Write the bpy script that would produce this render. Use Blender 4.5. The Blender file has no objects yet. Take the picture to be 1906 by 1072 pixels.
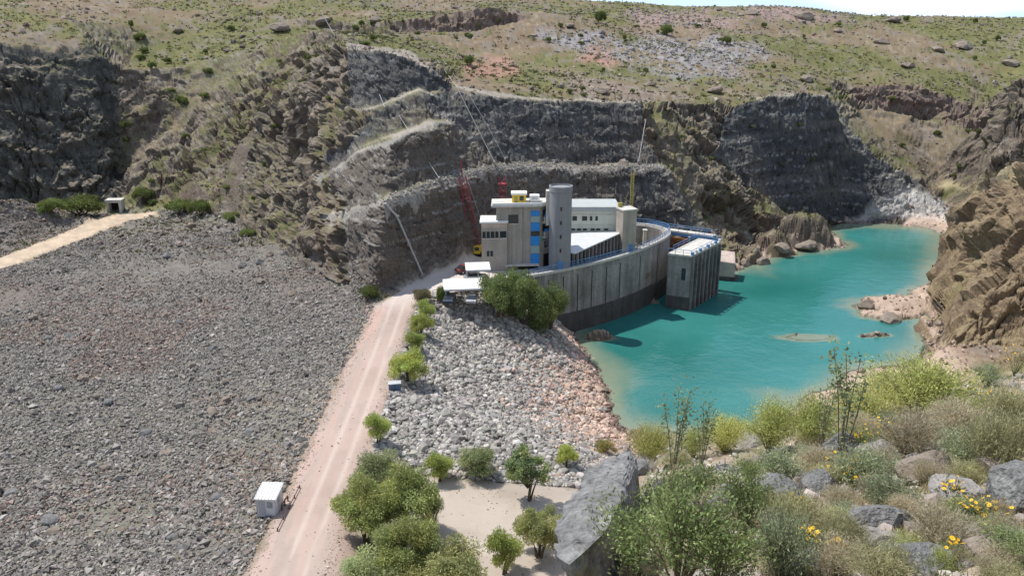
import bpy, bmesh, math, random
import numpy as np
from mathutils import Vector, Matrix, Euler
from mathutils.geometry import delaunay_2d_cdt
random.seed(7)
rng = np.random.default_rng(11)
SC = bpy.context.scene
COL = SC.collection
# ------------------------------------------------------------------ camera
PITCH = math.radians(17.9); CH = 57.0; FP = 1560.0
cd = bpy.data.cameras.new('camera'); cam = bpy.data.objects.new('camera', cd); COL.objects.link(cam)
cam.location = (0, 0, CH); cam.rotation_euler = (math.radians(90) - PITCH, 0, 0)
cd.sensor_width = 36; cd.lens = FP / 1906 * 36; cd.clip_start = 0.1; cd.clip_end = 9000
SC.camera = cam
# ------------------------------------------------------------------ light
SUN_DIR = Vector((-0.41, 0.22, 0.885)).normalized()      # towards the sun
W = bpy.data.worlds.new("World"); SC.world = W; W.use_nodes = True
nt = W.node_tree; nt.nodes.clear()
wo = nt.nodes.new('ShaderNodeOutputWorld'); bg = nt.nodes.new('ShaderNodeBackground')
sky = nt.nodes.new('ShaderNodeTexSky'); sky.sky_type = 'NISHITA'; sky.sun_disc = False
sky.sun_elevation = math.asin(SUN_DIR.z); sky.sun_rotation = math.atan2(SUN_DIR.x, SUN_DIR.y)
sky.altitude = 1500; sky.dust_density = .4; sky.air_density = 1.1
tc = nt.nodes.new('ShaderNodeTexCoord'); mp = nt.nodes.new('ShaderNodeMapping')
mp.inputs['Scale'].default_value = (1, 1, 5)
cn = nt.nodes.new('ShaderNodeTexNoise'); cn.inputs['Scale'].default_value = 3.2; cn.inputs['Detail'].default_value = 6
cr = nt.nodes.new('ShaderNodeValToRGB'); cr.color_ramp.elements[0].position = .50; cr.color_ramp.elements[1].position = .66
mx = nt.nodes.new('ShaderNodeMix'); mx.data_type = 'RGBA'; mx.inputs[7].default_value = (8.6, 9.0, 9.6, 1)
nt.links.new(tc.outputs['Generated'], mp.inputs[0]); nt.links.new(mp.outputs[0], cn.inputs[0])
nt.links.new(cn.outputs[0], cr.inputs[0]); nt.links.new(cr.outputs[0], mx.inputs[0])
sx = nt.nodes.new('ShaderNodeSeparateXYZ'); hm = nt.nodes.new('ShaderNodeMapRange'); hm.inputs[1].default_value = 0.0; hm.inputs[2].default_value = .30; hm.inputs[3].default_value = 1; hm.inputs[4].default_value = 0
hx = nt.nodes.new('ShaderNodeMix'); hx.data_type = 'RGBA'; hx.inputs[7].default_value = (5.2, 6.8, 8.6, 1)     # pale blue air low over the ridge
nt.links.new(tc.outputs['Generated'], sx.inputs[0]); nt.links.new(sx.outputs[2], hm.inputs[0]); nt.links.new(hm.outputs[0], hx.inputs[0]); nt.links.new(sky.outputs[0], hx.inputs[6]); nt.links.new(hx.outputs[2], mx.inputs[6]); nt.links.new(mx.outputs[2], bg.inputs[0])
bg.inputs[1].default_value = 0.13
nt.links.new(bg.outputs[0], wo.inputs[0])
sd = bpy.data.lights.new('sun', 'SUN'); so = bpy.data.objects.new('sun', sd); COL.objects.link(so)
sd.energy = 4.3; sd.angle = math.radians(0.6); sd.color = (1, .95, .87)
so.rotation_euler = SUN_DIR.to_track_quat('Z', 'Y').to_euler(); so.location = (0, 0, 200)
SC.view_settings.view_transform = 'Standard'; SC.view_settings.look = 'None'
SC.view_settings.exposure = 0.18; SC.view_settings.gamma = 1
SC.cycles.max_bounces = 5; SC.cycles.diffuse_bounces = 3; SC.cycles.transparent_max_bounces = 8

# ------------------------------------------------------------------ measuring helpers
SP, CP = math.sin(PITCH), math.cos(PITCH)
def ray(px, py):
    u = (px - 953) / FP; v = (536 - py) / FP
    return (u, CP + SP * v, -SP + CP * v)
def PZ(px, py, z):
    r = ray(px, py); t = (z - CH) / r[2]; return (r[0] * t, r[1] * t, z)
def PY(px, py, Y):
    r = ray(px, py); t = Y / r[1]; return (r[0] * t, Y, CH + r[2] * t)
def proj(x, y, z):
    dz = z - CH; f = y * CP - dz * SP; up = y * SP + dz * CP
    f = np.where(f < .05, .05, f)
    return 953 + FP * x / f, 536 - FP * up / f
# ------------------------------------------------------------------ noise
def _h(ix, iy, iz, s):
    n = (ix.astype(np.int64) * 374761393 + iy.astype(np.int64) * 668265263 + iz.astype(np.int64) * 2147483647 * 3 + s * 974634777) & 0xffffffff
    n = ((n ^ (n >> 13)) * 1274126177) & 0xffffffff
    n = ((n ^ (n >> 16)) * 2246822519) & 0xffffffff
    return ((n ^ (n >> 15)) & 0xffffff) / float(0xffffff)
def vn(x, y, z=None, s=0):
    if z is None: z = np.zeros_like(x)
    xi, yi, zi = np.floor(x), np.floor(y), np.floor(z)
    fx, fy, fz = x - xi, y - yi, z - zi
    fx = fx * fx * (3 - 2 * fx); fy = fy * fy * (3 - 2 * fy)
    if not z.any():
        a = _h(xi, yi, zi, s); b = _h(xi + 1, yi, zi, s); c = _h(xi, yi + 1, zi, s); d = _h(xi + 1, yi + 1, zi, s)
        return ((a + (b - a) * fx) * (1 - fy) + (c + (d - c) * fx) * fy) * 2 - 1
    fz = fz * fz * (3 - 2 * fz); r = 0
    for dz in (0, 1):
        a = _h(xi, yi, zi + dz, s); b = _h(xi + 1, yi, zi + dz, s); c = _h(xi, yi + 1, zi + dz, s); d = _h(xi + 1, yi + 1, zi + dz, s)
        v = (a + (b - a) * fx) * (1 - fy) + (c + (d - c) * fx) * fy
        r = r + v * (fz if dz else 1 - fz)
    return r * 2 - 1
def fbm(x, y, z=None, o=4, s=0, g=.5):
    r = 0; a = 1; t = 0
    for k in range(o):
        f = 2.03 ** k
        r = r + a * vn(x * f + 17.3 * k, y * f - 9.1 * k, None if z is None else z * f + 3.7 * k, s + k); t += a; a *= g
    return r / t
def cell(x, y, s=0, tilt=False):
    xi, yi = np.floor(x), np.floor(y); best = np.full(x.shape, 9.); sec = np.full(x.shape, 9.); val = np.zeros(x.shape)
    z0 = np.zeros_like(x); tl = np.zeros(x.shape)
    for dx in (-1, 0, 1):
        for dy in (-1, 0, 1):
            cx, cy = xi + dx, yi + dy
            ox = cx + .15 + .7 * _h(cx, cy, z0, s) - x; oy = cy + .15 + .7 * _h(cx, cy, z0, s + 5) - y
            d = np.maximum(np.abs(ox), np.abs(oy)) * .75 + .25 * np.hypot(ox, oy)
            m = d < best
            if tilt: tl = np.where(m, ox * (_h(cx, cy, z0, s + 21) - .5) + oy * (_h(cx, cy, z0, s + 22) - .2), tl)
            sec = np.where(m, best, np.minimum(sec, d)); val = np.where(m, _h(cx, cy, z0, s + 9), val); best = np.where(m, d, best)
    if tilt: return val, tl, sec - best
    return val, best, sec - best          # random value of the cell, distance to its seed, distance to its edge
def cell3(x, y, z, s=0):
    # blocks in space: random value, facet tilt, distance to the joint
    bx, by, bz = np.floor(x - .5), np.floor(y - .5), np.floor(z - .5); best = np.full(x.shape, 9.); sec = np.full(x.shape, 9.); val = np.zeros(x.shape); tl = np.zeros(x.shape)
    for k in range(8):
        cx, cy, cz = bx + (k & 1), by + (k >> 1 & 1), bz + (k >> 2)
        r1, r2, r3 = _h(cx, cy, cz, s), _h(cx, cy, cz, s + 5), _h(cx, cy, cz, s + 9)
        ox, oy, oz = cx + .5 + .7 * (r1 - .5) - x, cy + .5 + .7 * (r2 - .5) - y, cz + .5 + .7 * (r3 - .5) - z
        d = .7 * np.maximum(np.maximum(np.abs(ox), np.abs(oy)), np.abs(oz)) + .3 * np.sqrt(ox * ox + oy * oy + oz * oz); m = d < best
        sec = np.where(m, best, np.minimum(sec, d)); r = (r1 * 7.3 + r2 * 3.1) % 1.
        val = np.where(m, r, val); tl = np.where(m, ox * (r2 - .5) + oy * (r3 - .5) + oz * (r1 - .2), tl); best = np.where(m, d, best)
    return val, tl, sec - best
def sst(a, b, x):
    t = np.clip((x - a) / (b - a), 0, 1); return t * t * (3 - 2 * t)
def inpoly(px, py, poly):
    r = np.zeros(px.shape, bool); n = len(poly)
    for i in range(n):
        x0, y0 = poly[i]; x1, y1 = poly[(i + 1) % n]
        if y0 == y1: continue
        c = ((y0 > py) != (y1 > py)) & (px < (x1 - x0) * (py - y0) / (y1 - y0) + x0)
        r ^= c
    return r
# ------------------------------------------------------------------ the ground plan: break lines of the terrain
PTS = []; EDG = []
def add(p):
    PTS.append(p); return len(PTS) - 1
def line(ps):
    k = [add(p) for p in ps]
    for a, b in zip(k[:-1], k[1:]): EDG.append((a, b))
    return ps
def Zs(*a): return [PZ(*p) for p in a]
def Ys(*a): return [PY(*p) for p in a]
def off(ps, dy, dz=0.): return [(x * (1 + dy / max(y, 1)), y + dy, z + dz) for x, y, z in ps]
def hf(x, y): return 54.7 - .42 * y + .13 * x
# road on the dam crest and the plaza
line([(-22.6, 15, 12), (-22.4, 60, 12), (-22.4, 98, 12), (-22.9, 128.5, 12)])
line([(-15.4, 15, 12), (-15.5, 60, 12), (-15.5, 98, 12), (-16, 130, 12), (-13, 133.5, 12), (-6, 137.5, 12), (-1, 141.2, 12)])
# curved wall line (outer face), used again by the wall itself
WALL = [(-1.5, 142.0), (1.5, 143.4), (5.8, 145.9), (10.5, 149.0), (15.2, 152.4), (20.2, 156.6), (25, 161.5), (29, 166.7), (32.3, 171.5), (34.2, 176.0), (34.0, 180.2), (31.2, 183.6), (27, 185.2), (22, 185.6)]
def offline(L, d):
    o = []
    for i, (x, y) in enumerate(L):
        a = L[max(i - 1, 0)]; b = L[min(i + 1, len(L) - 1)]
        t = Vector((b[0] - a[0], b[1] - a[1])).normalized(); o.append((x - t.y * d, y + t.x * d))
    return o
outer_z = [12, 10, 6, 1.5, -2, -5, -5, -5, -5, -5, -3, 2, 6, 9]
inner_z = [12, 12, 12, 12, 12, 11, 7.2, 7.2, 7.2, 7.2, 7.2, 7.2, 9, 12]
line([(x, y, z) for (x, y), z in zip(offline(WALL, .5), outer_z)][1:-1])
line([(x, y, z) for (x, y), z in zip(offline(WALL, 1.4), inner_z)][1:-1])
line([(10, 158, 12), (20, 164, 12), (22, 176, 12)])
# foot of the cut cliff, to the left the groin of the rockfill
FOOT = line(Zs((130, 396, 4), (200, 392, 4), (240, 392, 4), (330, 396, 4.4), (420, 408, 5.2), (480, 440, 6.3), (540, 470, 7.5), (600, 500, 9), (640, 525, 10.2), (690, 560, 12),
             (740, 538, 12), (790, 515, 12), (880, 480, 12)) + [(0, 169, 12), (10, 181, 12), (25, 189, 10), (38, 191, 6), (46, 187, .5)])
B1 = line(Ys((560, 430, 178), (600, 405, 166), (650, 392, 150), (715, 380, 141), (790, 350, 152), (860, 328, 163), (920, 315, 173), (1000, 310, 185), (1100, 316, 194), (1180, 313, 197), (1240, 314, 198)))
line(off(B1, 5, .4)[1:])
B2 = line(Ys((590, 335, 177), (660, 288, 163), (730, 260, 156), (800, 235, 165), (840, 228, 174)))
line(off(B2, 5, .3))
B3 = line(Ys((600, 225, 192), (640, 212, 183), (700, 204, 177), (780, 168, 179), (805, 175, 182)))
line(off(B3, 3.5, .3)[1:])
T3 = line(Ys((560, 95, 212), (640, 88, 193), (700, 90, 188), (760, 98, 187), (800, 130, 188), (840, 163, 189), (900, 178, 191), (1000, 190, 200), (1100, 190, 208), (1190, 190, 211)))
# right: spur, its foot, cut face behind it
S = line(Ys((1245, 232, 211), (1330, 290, 214), (1400, 350, 218), (1480, 398, 224), (1535, 424, 228)))
line(off(S, 3, -2.5)[1:])
line(Ys((1225, 186, 222), (1300, 195, 228), (1380, 200, 233), (1440, 182, 238), (1500, 178, 242), (1555, 182, 246), (1575, 240, 250), (1640, 290, 252), (1700, 330, 252), (1765, 378, 250), (1792, 404, 243)))
for p in Ys((1250, 420, 193), (1300, 455, 190), (1330, 400, 201), (1400, 425, 208), (1450, 428, 212), (1290, 350, 204)): add(p)
# shore line of the lake (z = 0)
line([(11.8, 145.2, 0)] + Zs((1075, 640, 0), (1108, 690, 0), (1130, 740, 0), (1150, 800, 0)) + [(22, 99, 0), (34, 107, 0)] + Zs((1500, 750, 0), (1600, 692, 0), (1690, 680, 0), (1706, 672, 0), (1740, 575, 0), (1757, 500, 0), (1772, 440, 0), (1780, 416, 0), (1680, 415, 0), (1560, 415, 0), (1549, 428, 0), (1556, 455, 0), (1500, 462, 0), (1450, 468, 0), (1410, 490, 0), (1345, 508, 0)) + [(47, 188.5, 0)])
for p in [(20, 143), (22, 122), (32, 116), (46, 130), (60, 142), (78, 160), (82, 180), (62, 175), (98, 205), (45, 160), (108, 225), (32, 150), (52, 180), (95, 225), (70, 195), (38, 158), (30, 130)]: add((p[0], p[1], -5))
for p in Zs((1110, 655, 0), (1150, 720, 0)): add((p[0] + 1, p[1] - .5, -1.6))
# downstream rockfill, berm road
for x, z in ((-28, 10.2), (-36, 8.6), (-48, 7.0), (-75, 5.2)):
    for y in (15, 60, 100, 128 if x > -30 else 140): add((x, y, z))
for x, y, z in [(-75, 180, 5.4), (-100, 60, 4.4), (-100, 120, 4.2), (-100, 170, 4), (-98, 205, 4), (-130, 60, 4), (-130, 140, 4), (-58, 175, 6.6)]: add((x, y, z))
line(Ys((-80, 360, 212), (-20, 366, 214), (30, 366, 216), (80, 384, 220)) + Zs((132, 412, 4.5),))
line(Zs((-120, 470, 4), (0, 462, 4), (60, 436, 4), (120, 424, 4)))
line([(-170, 240, 4), (-140, 241, 4), (-128, 243, 4)])
# left cliff
line(Ys((-160, 392, 240), (-60, 390, 243), (0, 388, 245), (100, 388, 247), (190, 386, 247)))
line(Ys((-160, 250, 250), (-60, 240, 254), (30, 215, 252), (110, 250, 256), (195, 240, 260)))
line(Ys((-160, 100, 266), (-60, 74, 270), (0, 84, 268), (50, 70, 274), (110, 92, 270), (170, 74, 276), (208, 108, 276)))
for p in Ys((222, 300, 262), (250, 130, 290), (320, 300, 252), (320, 355, 246), (340, 200, 270), (350, 110, 290), (420, 350, 228), (430, 300, 236), (440, 230, 248), (450, 160, 262), (460, 90, 282), (520, 390, 199), (530, 320, 208), (540, 240, 218), (550, 170, 230)): add(p)
for p in Ys((0, 30, 300), (-120, 40, 300), (120, 25, 300), (250, 40, 320), (350, 40, 330), (450, 30, 330), (560, 45, 270), (640, 50, 255), (700, 62, 240), (850, 120, 235), (950, 140, 235), (1100, 140, 245), (1250, 140, 262), (1400, 130, 280), (1530, 130, 290)): add(p)
# rock bands on the far slope
line(Ys((755, 66, 300), (870, 68, 300), (975, 52, 306))); line(Ys((775, 30, 305), (900, 27, 305), (1000, 36, 311)))
line(Ys((1590, 188, 288), (1700, 206, 288), (1830, 242, 285))); line(Ys((1600, 152, 293), (1700, 150, 293), (1800, 186, 292), (1848, 214, 290)))
for p in Ys((1640, 245, 268), (1750, 300, 266), (1830, 292, 268), (1800, 345, 250), (1800, 110, 340), (1906, 110, 340), (1600, 90, 340), (1400, 70, 340), (1200, 60, 340), (1060, 50, 345), (600, 5, 360), (300, -5, 380), (100, -20, 380), (-150, -20, 380)): add(p)
line(Ys((1846, 288, 238), (1906, 292, 234), (2000, 290, 232))); line(Ys((1862, 205, 246), (1906, 142, 250), (2000, 120, 252)))
SKY = line(Ys((-250, -90, 430), (0, -75, 430), (300, -58, 430), (700, -25, 430), (960, -6, 430), (1090, 0, 430), (1170, 5, 430), (1300, 12, 430), (1370, 15, 425), (1400, 9, 420), (1450, 7, 420), (1500, 14, 422), (1560, 22, 428), (1620, 29, 430), (1906, 32, 430), (2150, 30, 430)))
for x, y, z, in off(SKY, 90, 0): add((x, y, z - 9))
# rock outcrop at the right
line(Ys((2050, 290, 140), (1906, 305, 150), (1850, 338, 165), (1803, 352, 178), (1788, 380, 192), (1779, 408, 216)))
line(off(Ys((2050, 290, 140), (1906, 305, 150), (1850, 338, 165), (1803, 352, 178), (1790, 380, 192)), 22, -14))
line(Zs((2050, 640, 6), (1906, 650, 4), (1800, 690, 2.5), (1720, 695, 1)))
for p in Ys((1850, 480, 150), (1780, 520, 158), (1800, 430, 172), (1730, 640, 139), (1906, 480, 140)): add(p)
# parking ground and upstream bank
for x, y, z in [(-12.5, 30, 10.6), (-12.5, 60, 10.4), (-12.5, 78, 10.3), (-3, 50, 9.6), (-2, 62, 9.5), (-3, 80, 9.3), (3, 60, 9.2), (9, 66, 8.8), (9, 79.5, 8.2), (13, 85, 6), (-3, 33, 10.5)]: add((x, y, z))
# the viewer's hill
BROW = [(2.5, 16), (5.5, 17.5), (9, 19.5), (14, 22.5), (20, 26.5), (28, 33)]
line([(x, y, hf(x, y)) for x, y in [(.1, 4), (1.2, 9), (2.3, 14.5)] + BROW])
for x, y in [(0, 0), (0, -3), (4, 0), (10, 0), (20, 0), (40, 0), (3, 8), (8, 8), (14, 12), (20, 18), (30, 20), (45, 20), (6, 13), (60, 0), (12, 16)]: add((x, y, hf(x, y)))
line([(-1.6, 3, 47), (-.6, 9, 42), (.6, 16, 38), (4.5, 22, 36.5), (8.5, 25, 36.5), (15, 28.5, 36), (23, 33.5, 35.5), (32, 41, 35)])
for x, y, z in [(-2, -2, 54), (-7, 0, 46), (-13, 2, 22), (-5, 12, 30), (0, 22, 26), (2.5, 32, 19), (8, 40, 23), (12, 62, 13), (20, 60, 19), (20, 82, 8), (32, 92, 6), (46, 60, 24), (45, 98, 6), (60, 92, 12), (62, 115, 4), (80, 118, 8), (60, 50, 30), (85, 80, 25), (5, 45, 14)]: add((x, y, z))
for x, y, z in [(-20, -10, 20), (-40, -10, 10), (-100, -20, 5), (-380, -60, 5), (-380, 60, 6), (-230, 120, 8), (-200, 200, 8), (-230, 240, 30), (-250, 280, 70), (-380, 300, 80), (-380, 440, 90), (-300, 440, 80), (-380, 690, 60), (0, 690, 50), (380, 690, 45), (350, 430, 60),
                (380, -60, 60), (0, -60, 50), (60, -40, 58), (150, 0, 60), (150, 60, 45), (130, 110, 30), (150, 150, 38), (220, 150, 45), (380, 150, 60), (220, 230, 45), (300, 300, 55), (380, 300, 60), (180, 230, 25), (-300, 600, 70), (0, 600, 56), (300, 600, 50)]: add((x, y, z))
def build_tin():
    v2 = [Vector((p[0], p[1])) for p in PTS]
    vo, eo, fo, ov, oe, of = delaunay_2d_cdt(v2, EDG, [], 0, 1e-5)
    P = np.array(PTS); z = np.zeros(len(vo)); bad = 0
    for i, o in enumerate(ov):
        if o: z[i] = P[o[0], 2]
        else:
            d = np.hypot(P[:, 0] - vo[i].x, P[:, 1] - vo[i].y); k = np.argsort(d)[:2]; w = 1 / (d[k] + .01)
            z[i] = (P[k, 2] * w).sum() / w.sum(); bad += 1; print('crossing at', vo[i].x, vo[i].y)
    return np.array([(v.x, v.y) for v in vo]), z, fo
GX0, GY0, GS = -380., -60., .5
GW, GH = 1521, 1501
def raster(vo, z, fo):
    G = np.full((GH, GW), np.nan)
    for f in fo:
        a, b, c = (vo[i] for i in f); za, zb, zc = (z[i] for i in f)
        x0 = max(int((min(a[0], b[0], c[0]) - GX0) / GS), 0); x1 = min(int((max(a[0], b[0], c[0]) - GX0) / GS) + 2, GW)
        y0 = max(int((min(a[1], b[1], c[1]) - GY0) / GS), 0); y1 = min(int((max(a[1], b[1], c[1]) - GY0) / GS) + 2, GH)
        if x1 <= x0 or y1 <= y0: continue
        X, Y = np.meshgrid(GX0 + GS * np.arange(x0, x1), GY0 + GS * np.arange(y0, y1))
        D = (b[1] - c[1]) * (a[0] - c[0]) + (c[0] - b[0]) * (a[1] - c[1])
        if abs(D) < 1e-9: continue
        l0 = ((b[1] - c[1]) * (X - c[0]) + (c[0] - b[0]) * (Y - c[1])) / D
        l1 = ((c[1] - a[1]) * (X - c[0]) + (a[0] - c[0]) * (Y - c[1])) / D
        m = (l0 > -1e-6) & (l1 > -1e-6) & (l0 + l1 < 1 + 1e-6)
        sub = G[y0:y1, x0:x1]; sub[m] = (l0 * za + l1 * zb + (1 - l0 - l1) * zc)[m]
    G[np.isnan(G)] = 50
    return G
def blur(G, n):
    for ax in (0, 1):
        c = np.cumsum(np.pad(G, [(n + 1, n) if i == ax else (0, 0) for i in (0, 1)], 'edge'), axis=ax)
        if ax == 0: G = (c[2 * n + 1:] - c[:-2 * n - 1]) / (2 * n + 1)
        else: G = (c[:, 2 * n + 1:] - c[:, :-2 * n - 1]) / (2 * n + 1)
    return G
vo, vz, fo = build_tin()
G0 = raster(vo, vz, fo)
G1 = blur(blur(G0, 1), 1)
G8 = blur(blur(G0, 10), 8)
gy, gx = np.gradient(G1, GS); SL = np.hypot(gx, gy); SLb = blur(SL, 2)
XX, YY = np.meshgrid(GX0 + GS * np.arange(GW), GY0 + GS * np.arange(GH))
wide = (1 - sst(.35, .7, blur(SL, 6))) * sst(195, 225, YY)     # soft rolling only on the gentle far slopes
G1 = G1 * (1 - wide) + G8 * wide
gy, gx = np.gradient(blur(G1, 1), GS); SL = np.hypot(gx, gy)
NGY, NGX = np.gradient(blur(G1, 4), GS)
def samp(G, x, y):
    u = np.clip((x - GX0) / GS, 0, GW - 1.001); v = np.clip((y - GY0) / GS, 0, GH - 1.001)
    i = u.astype(int); j = v.astype(int); fu = u - i; fv = v - j
    return (G[j, i] * (1 - fu) + G[j, i + 1] * fu) * (1 - fv) + (G[j + 1, i] * (1 - fu) + G[j + 1, i + 1] * fu) * fv
# zones, as polygons on the ground plan
def W2(pts, z): return [PZ(a, b, z)[:2] for a, b in pts]
ROADP = [(-22.6, -5), (-22.4, 98), (-22.9, 129), (-19, 139), (-15, 147), (-9, 156.5), (-3, 165), (8, 180), (23, 187), (26, 160), (10, 148.2), (-1, 141.8), (-6, 138), (-13, 134), (-16, 130), (-15.5, 98), (-15.3, 84), (-13.5, 79), (-14, 60), (-15.3, -5)]
BERMP = W2([(-200, 560), (0, 503), (140, 450), (240, 412), (300, 404), (290, 396), (205, 400), (120, 432), (0, 478), (-200, 530)], 4.1)
PARKP = [(-13, 79), (-8, 79.5), (-4, 80), (9, 80.5), (12, 79), (11, 68), (5, 58), (0, 44), (-8, 30), (-14, 30), (-14, 60)]
RIPP = [(-15.4, 82), (-15.6, 129.8), (-13, 133.4), (-6, 137.4), (-1, 141.4), (3, 144), (12.5, 148), (16, 143), (19, 120), (19, 108), (17, 98), (13, 80), (9, 80.5), (-4, 80), (-12, 79.5)]
CUT1 = [(650, 395), (640, 450), (655, 540), (690, 562), (880, 484), (1240, 430), (1325, 425), (1250, 318), (1200, 250), (1192, 186), (1000, 186), (840, 160), (760, 92), (640, 82), (650, 200), (700, 215), (650, 270), (600, 300)]
CUT2 = [(1350, 215), (1440, 176), (1562, 178), (1580, 235), (1640, 288), (1785, 388), (1785, 416), (1540, 416), (1480, 400), (1400, 350), (1335, 290)]
VEG1 = [(218, 40), (560, 40), (605, 80), (540, 110), (470, 140), (420, 200), (380, 250), (320, 290), (235, 300), (228, 200)]
VEG2 = [(1570, 215), (1600, 205), (1700, 225), (1840, 262), (1860, 330), (1800, 385), (1760, 375), (1640, 285), (1585, 245)]
VEG3 = [(1195, 200), (1250, 205), (1300, 260), (1290, 330), (1330, 420), (1290, 440), (1262, 380), (1240, 300)]
VEG4 = [(1385, 348), (1450, 370), (1500, 395), (1470, 415), (1420, 400)]
BENCHP = [[(p[0], p[1]) for p in B1[1:]] + [(p[0], p[1]) for p in off(B1[1:], 2.4)][::-1], [(p[0], p[1]) for p in B2] + [(p[0], p[1]) for p in off(B2, 1.9)][::-1], [(p[0], p[1]) for p in B3] + [(p[0], p[1]) for p in off(B3, 1.5)][::-1]]
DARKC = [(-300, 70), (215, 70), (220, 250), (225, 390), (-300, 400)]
def soft(poly, x, y, w, f=.35, s=3, amp=1.):
    # polygon membership with a noisy, feathered edge
    n1 = fbm(x * f, y * f, o=3, s=s) * w * amp; n2 = fbm(x * f + 50, y * f, o=3, s=s + 7) * w * amp
    r = 0
    for a, b in ((0, 0), (.5, .5), (-.5, .5), (.5, -.5), (-.5, -.5)):
        r = r + inpoly(x + n1 + a * w, y + n2 + b * w, poly)
    return r / 5.
BUMPS = [(84, 164.5, 13.5, 6.2, 1.5), (76.5, 158.5, 7, 3.0, .9), (93, 170, 8, 7, 2.5), (74.0, 164.5, 1.7, 1.4, 1.8), (69.0, 147.7, 2.5, 1.1, .55), (66.4, 146.9, 1.4, .7, .3), (55.2, 146.3, 5.5, 2.0, -.5), (53.6, 147.8, .7, .5, .7), (76, 214.5, 10, 5, 8.5), (65, 206.5, 7, 4.5, 6), (57, 199, 5, 4, 5), (16.2, 146.2, 3.0, 1.5, 1.6)]
def HT(x, y, full=False):
    x = np.asarray(x, float); y = np.asarray(y, float)
    near = (np.hypot(x, y) < 40)
    h0 = samp(G1, x, y)
    flat = np.maximum(soft(ROADP, x, y, .8), soft(PARKP, x, y, .8)); flat = np.maximum(flat, soft(BERMP, x, y, 1.))
    fill = inpoly(x, y, RIPP).astype(float)
    px, py = proj(x, y, h0)
    cut = np.maximum(inpoly(px + 6 * vn(x * .3, y * .3), py, CUT1), inpoly(px + 6 * vn(x * .3, y * .3), py, CUT2)) * (y > 120)
    # relief of the rock: sample the plan through a warp that changes along and up the face
    sl0 = samp(SLb, x, y); steep = sst(.9, 2., sl0)
    am = np.where(cut > 0, 1.0, 2.4) * (1 - .92 * steep) * np.where(near, .0, 1) * (1 - flat) * (1 - fill) * sst(100, 120, y + (x > 0) * 20)
    wx = fbm(x * .10, y * .10, h0 * .16, 4, 21) * am; wy = fbm(x * .16, y * .16, h0 * .22, 4, 31) * am * 1.5
    veg = soft(VEG1, px, py, 14, f=.03, s=330, amp=1.6) * (.25 + .6 * sst(-.1, .2, fbm(x * .05, y * .05, o=3, s=333)))
    for q in (VEG2, VEG3, VEG4): veg = np.maximum(veg, soft(q, px, py, 9, f=.04, s=334, amp=1.6) * (.85 if q is VEG2 else .6))
    veg = veg * (y > 150); bn = 0; wx = wx * (1 - .6 * veg); wy = wy * (1 - .6 * veg)

    for q in BENCHP: bn = np.maximum(bn, inpoly(x + wx * .8 + .5 * vn(x * .5, y * .5), y + wy * .8 + .9 * vn(x * .35, y * .35), q).astype(float))
    h = samp(G1, x + wx, y + wy)
    sl = samp(SLb, x + wx, y + wy)
    rock = (1 - .5 * veg) * (1 - .9 * bn) * sst(.45, .8, sl + .2 * fbm(x * .08, y * .08, o=3, s=41)) * ((x > -72) | (y > 238)) * (1 - flat) * (1 - near) * (1 - fill)
    nat = rock * (cut == 0)
    # blocky rock, broken by joints: pushed out along the face itself (disp)
    c1, d1, e1 = cell(x / 6.5, y / 5., 61); c2, d2, e2 = cell(x / 2.8, y / 2.4, 67); c3, d3, e3 = cell(x / 1.15, y / 1.1, 71); a1, a2, a3 = c1, c2, c3
    disp = 0; u = x + .4 * y; v = y * .45 + h * 1.25
    if full:
        k = np.nonzero(rock > .02)[0]; X, Y, Z = x[k], y[k], h[k]
        tx = .35 * fbm(X * .02, Y * .02, o=2, s=53); far_l = (X < -95) & (Y > 236); rt = (X > 66) & (Y < 226)
        Z2 = Z + (tx + .18) * X - .15 * Y; sz = np.where(far_l | rt, 1.7, 1.)            # bedding dips; massive, upright joints in the far-left wall and the right outcrop
        wx_, wy_, wz_ = (.9 * fbm(X * .2 + o_, Y * .2, Z2 * .2, 3, 51) for o_ in (0, 9, 21))
        def c3d(a, b, sd_):
            r = [np.zeros(x.shape) + q for q in (.5, 0, .5)]
            for t_, q in zip(r, cell3((X + wx_) / a, (Y + wy_) / a, (Z2 + wz_) / (b * sz), sd_)): t_[k] = q
            return r
        c1, d1, e1 = c3d(6.2, 3.2, 61); c2, d2, e2 = c3d(2.6, 1.5, 67); q3 = c3d(1.1, .7, 71); d3, e3 = q3[1:]; c3 = np.where(rock > .02, q3[0], c3)
        c0, d0, e0 = c3d(16, 10, 57)
        fn = np.zeros(x.shape); fn[k] = fbm(X * 1.4, Y * 1.4, Z * 1.6, 4, 59, .6); lf_ = np.zeros(x.shape); lf_[k] = fbm(X * .06, Y * .06, Z * .08, 3, 58)
        big = (c0 - .5) * 4.5 + d0 * 3 + 3.5 * lf_
        blk = (c1 - .5) * 2.4 + d1 * 2. - .8 * (1 - sst(0, .10, e1)) + (c2 - .5) * .85 + d2 * 1. - .3 * (1 - sst(0, .12, e2)) + (c3 - .5) * .32 + d3 * .4 + .3 * fn
        disp = nat * (blk * .8 + big * .7 * sst(.5, 1., sl)) * np.where((y > 262) & (y < 320), .55, 1) * (1 - .6 * veg)
        rt_ = (x > 66) & (y < 226); disp = np.where(rt_, disp * .75 - .3, disp)
        lift = h / 2.7 + .5 * fbm(u * .05, y * .03, o=3, s=78); fr = lift - np.floor(lift); drill = fbm(u * 1.3, v * .12, o=3, s=79)
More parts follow.
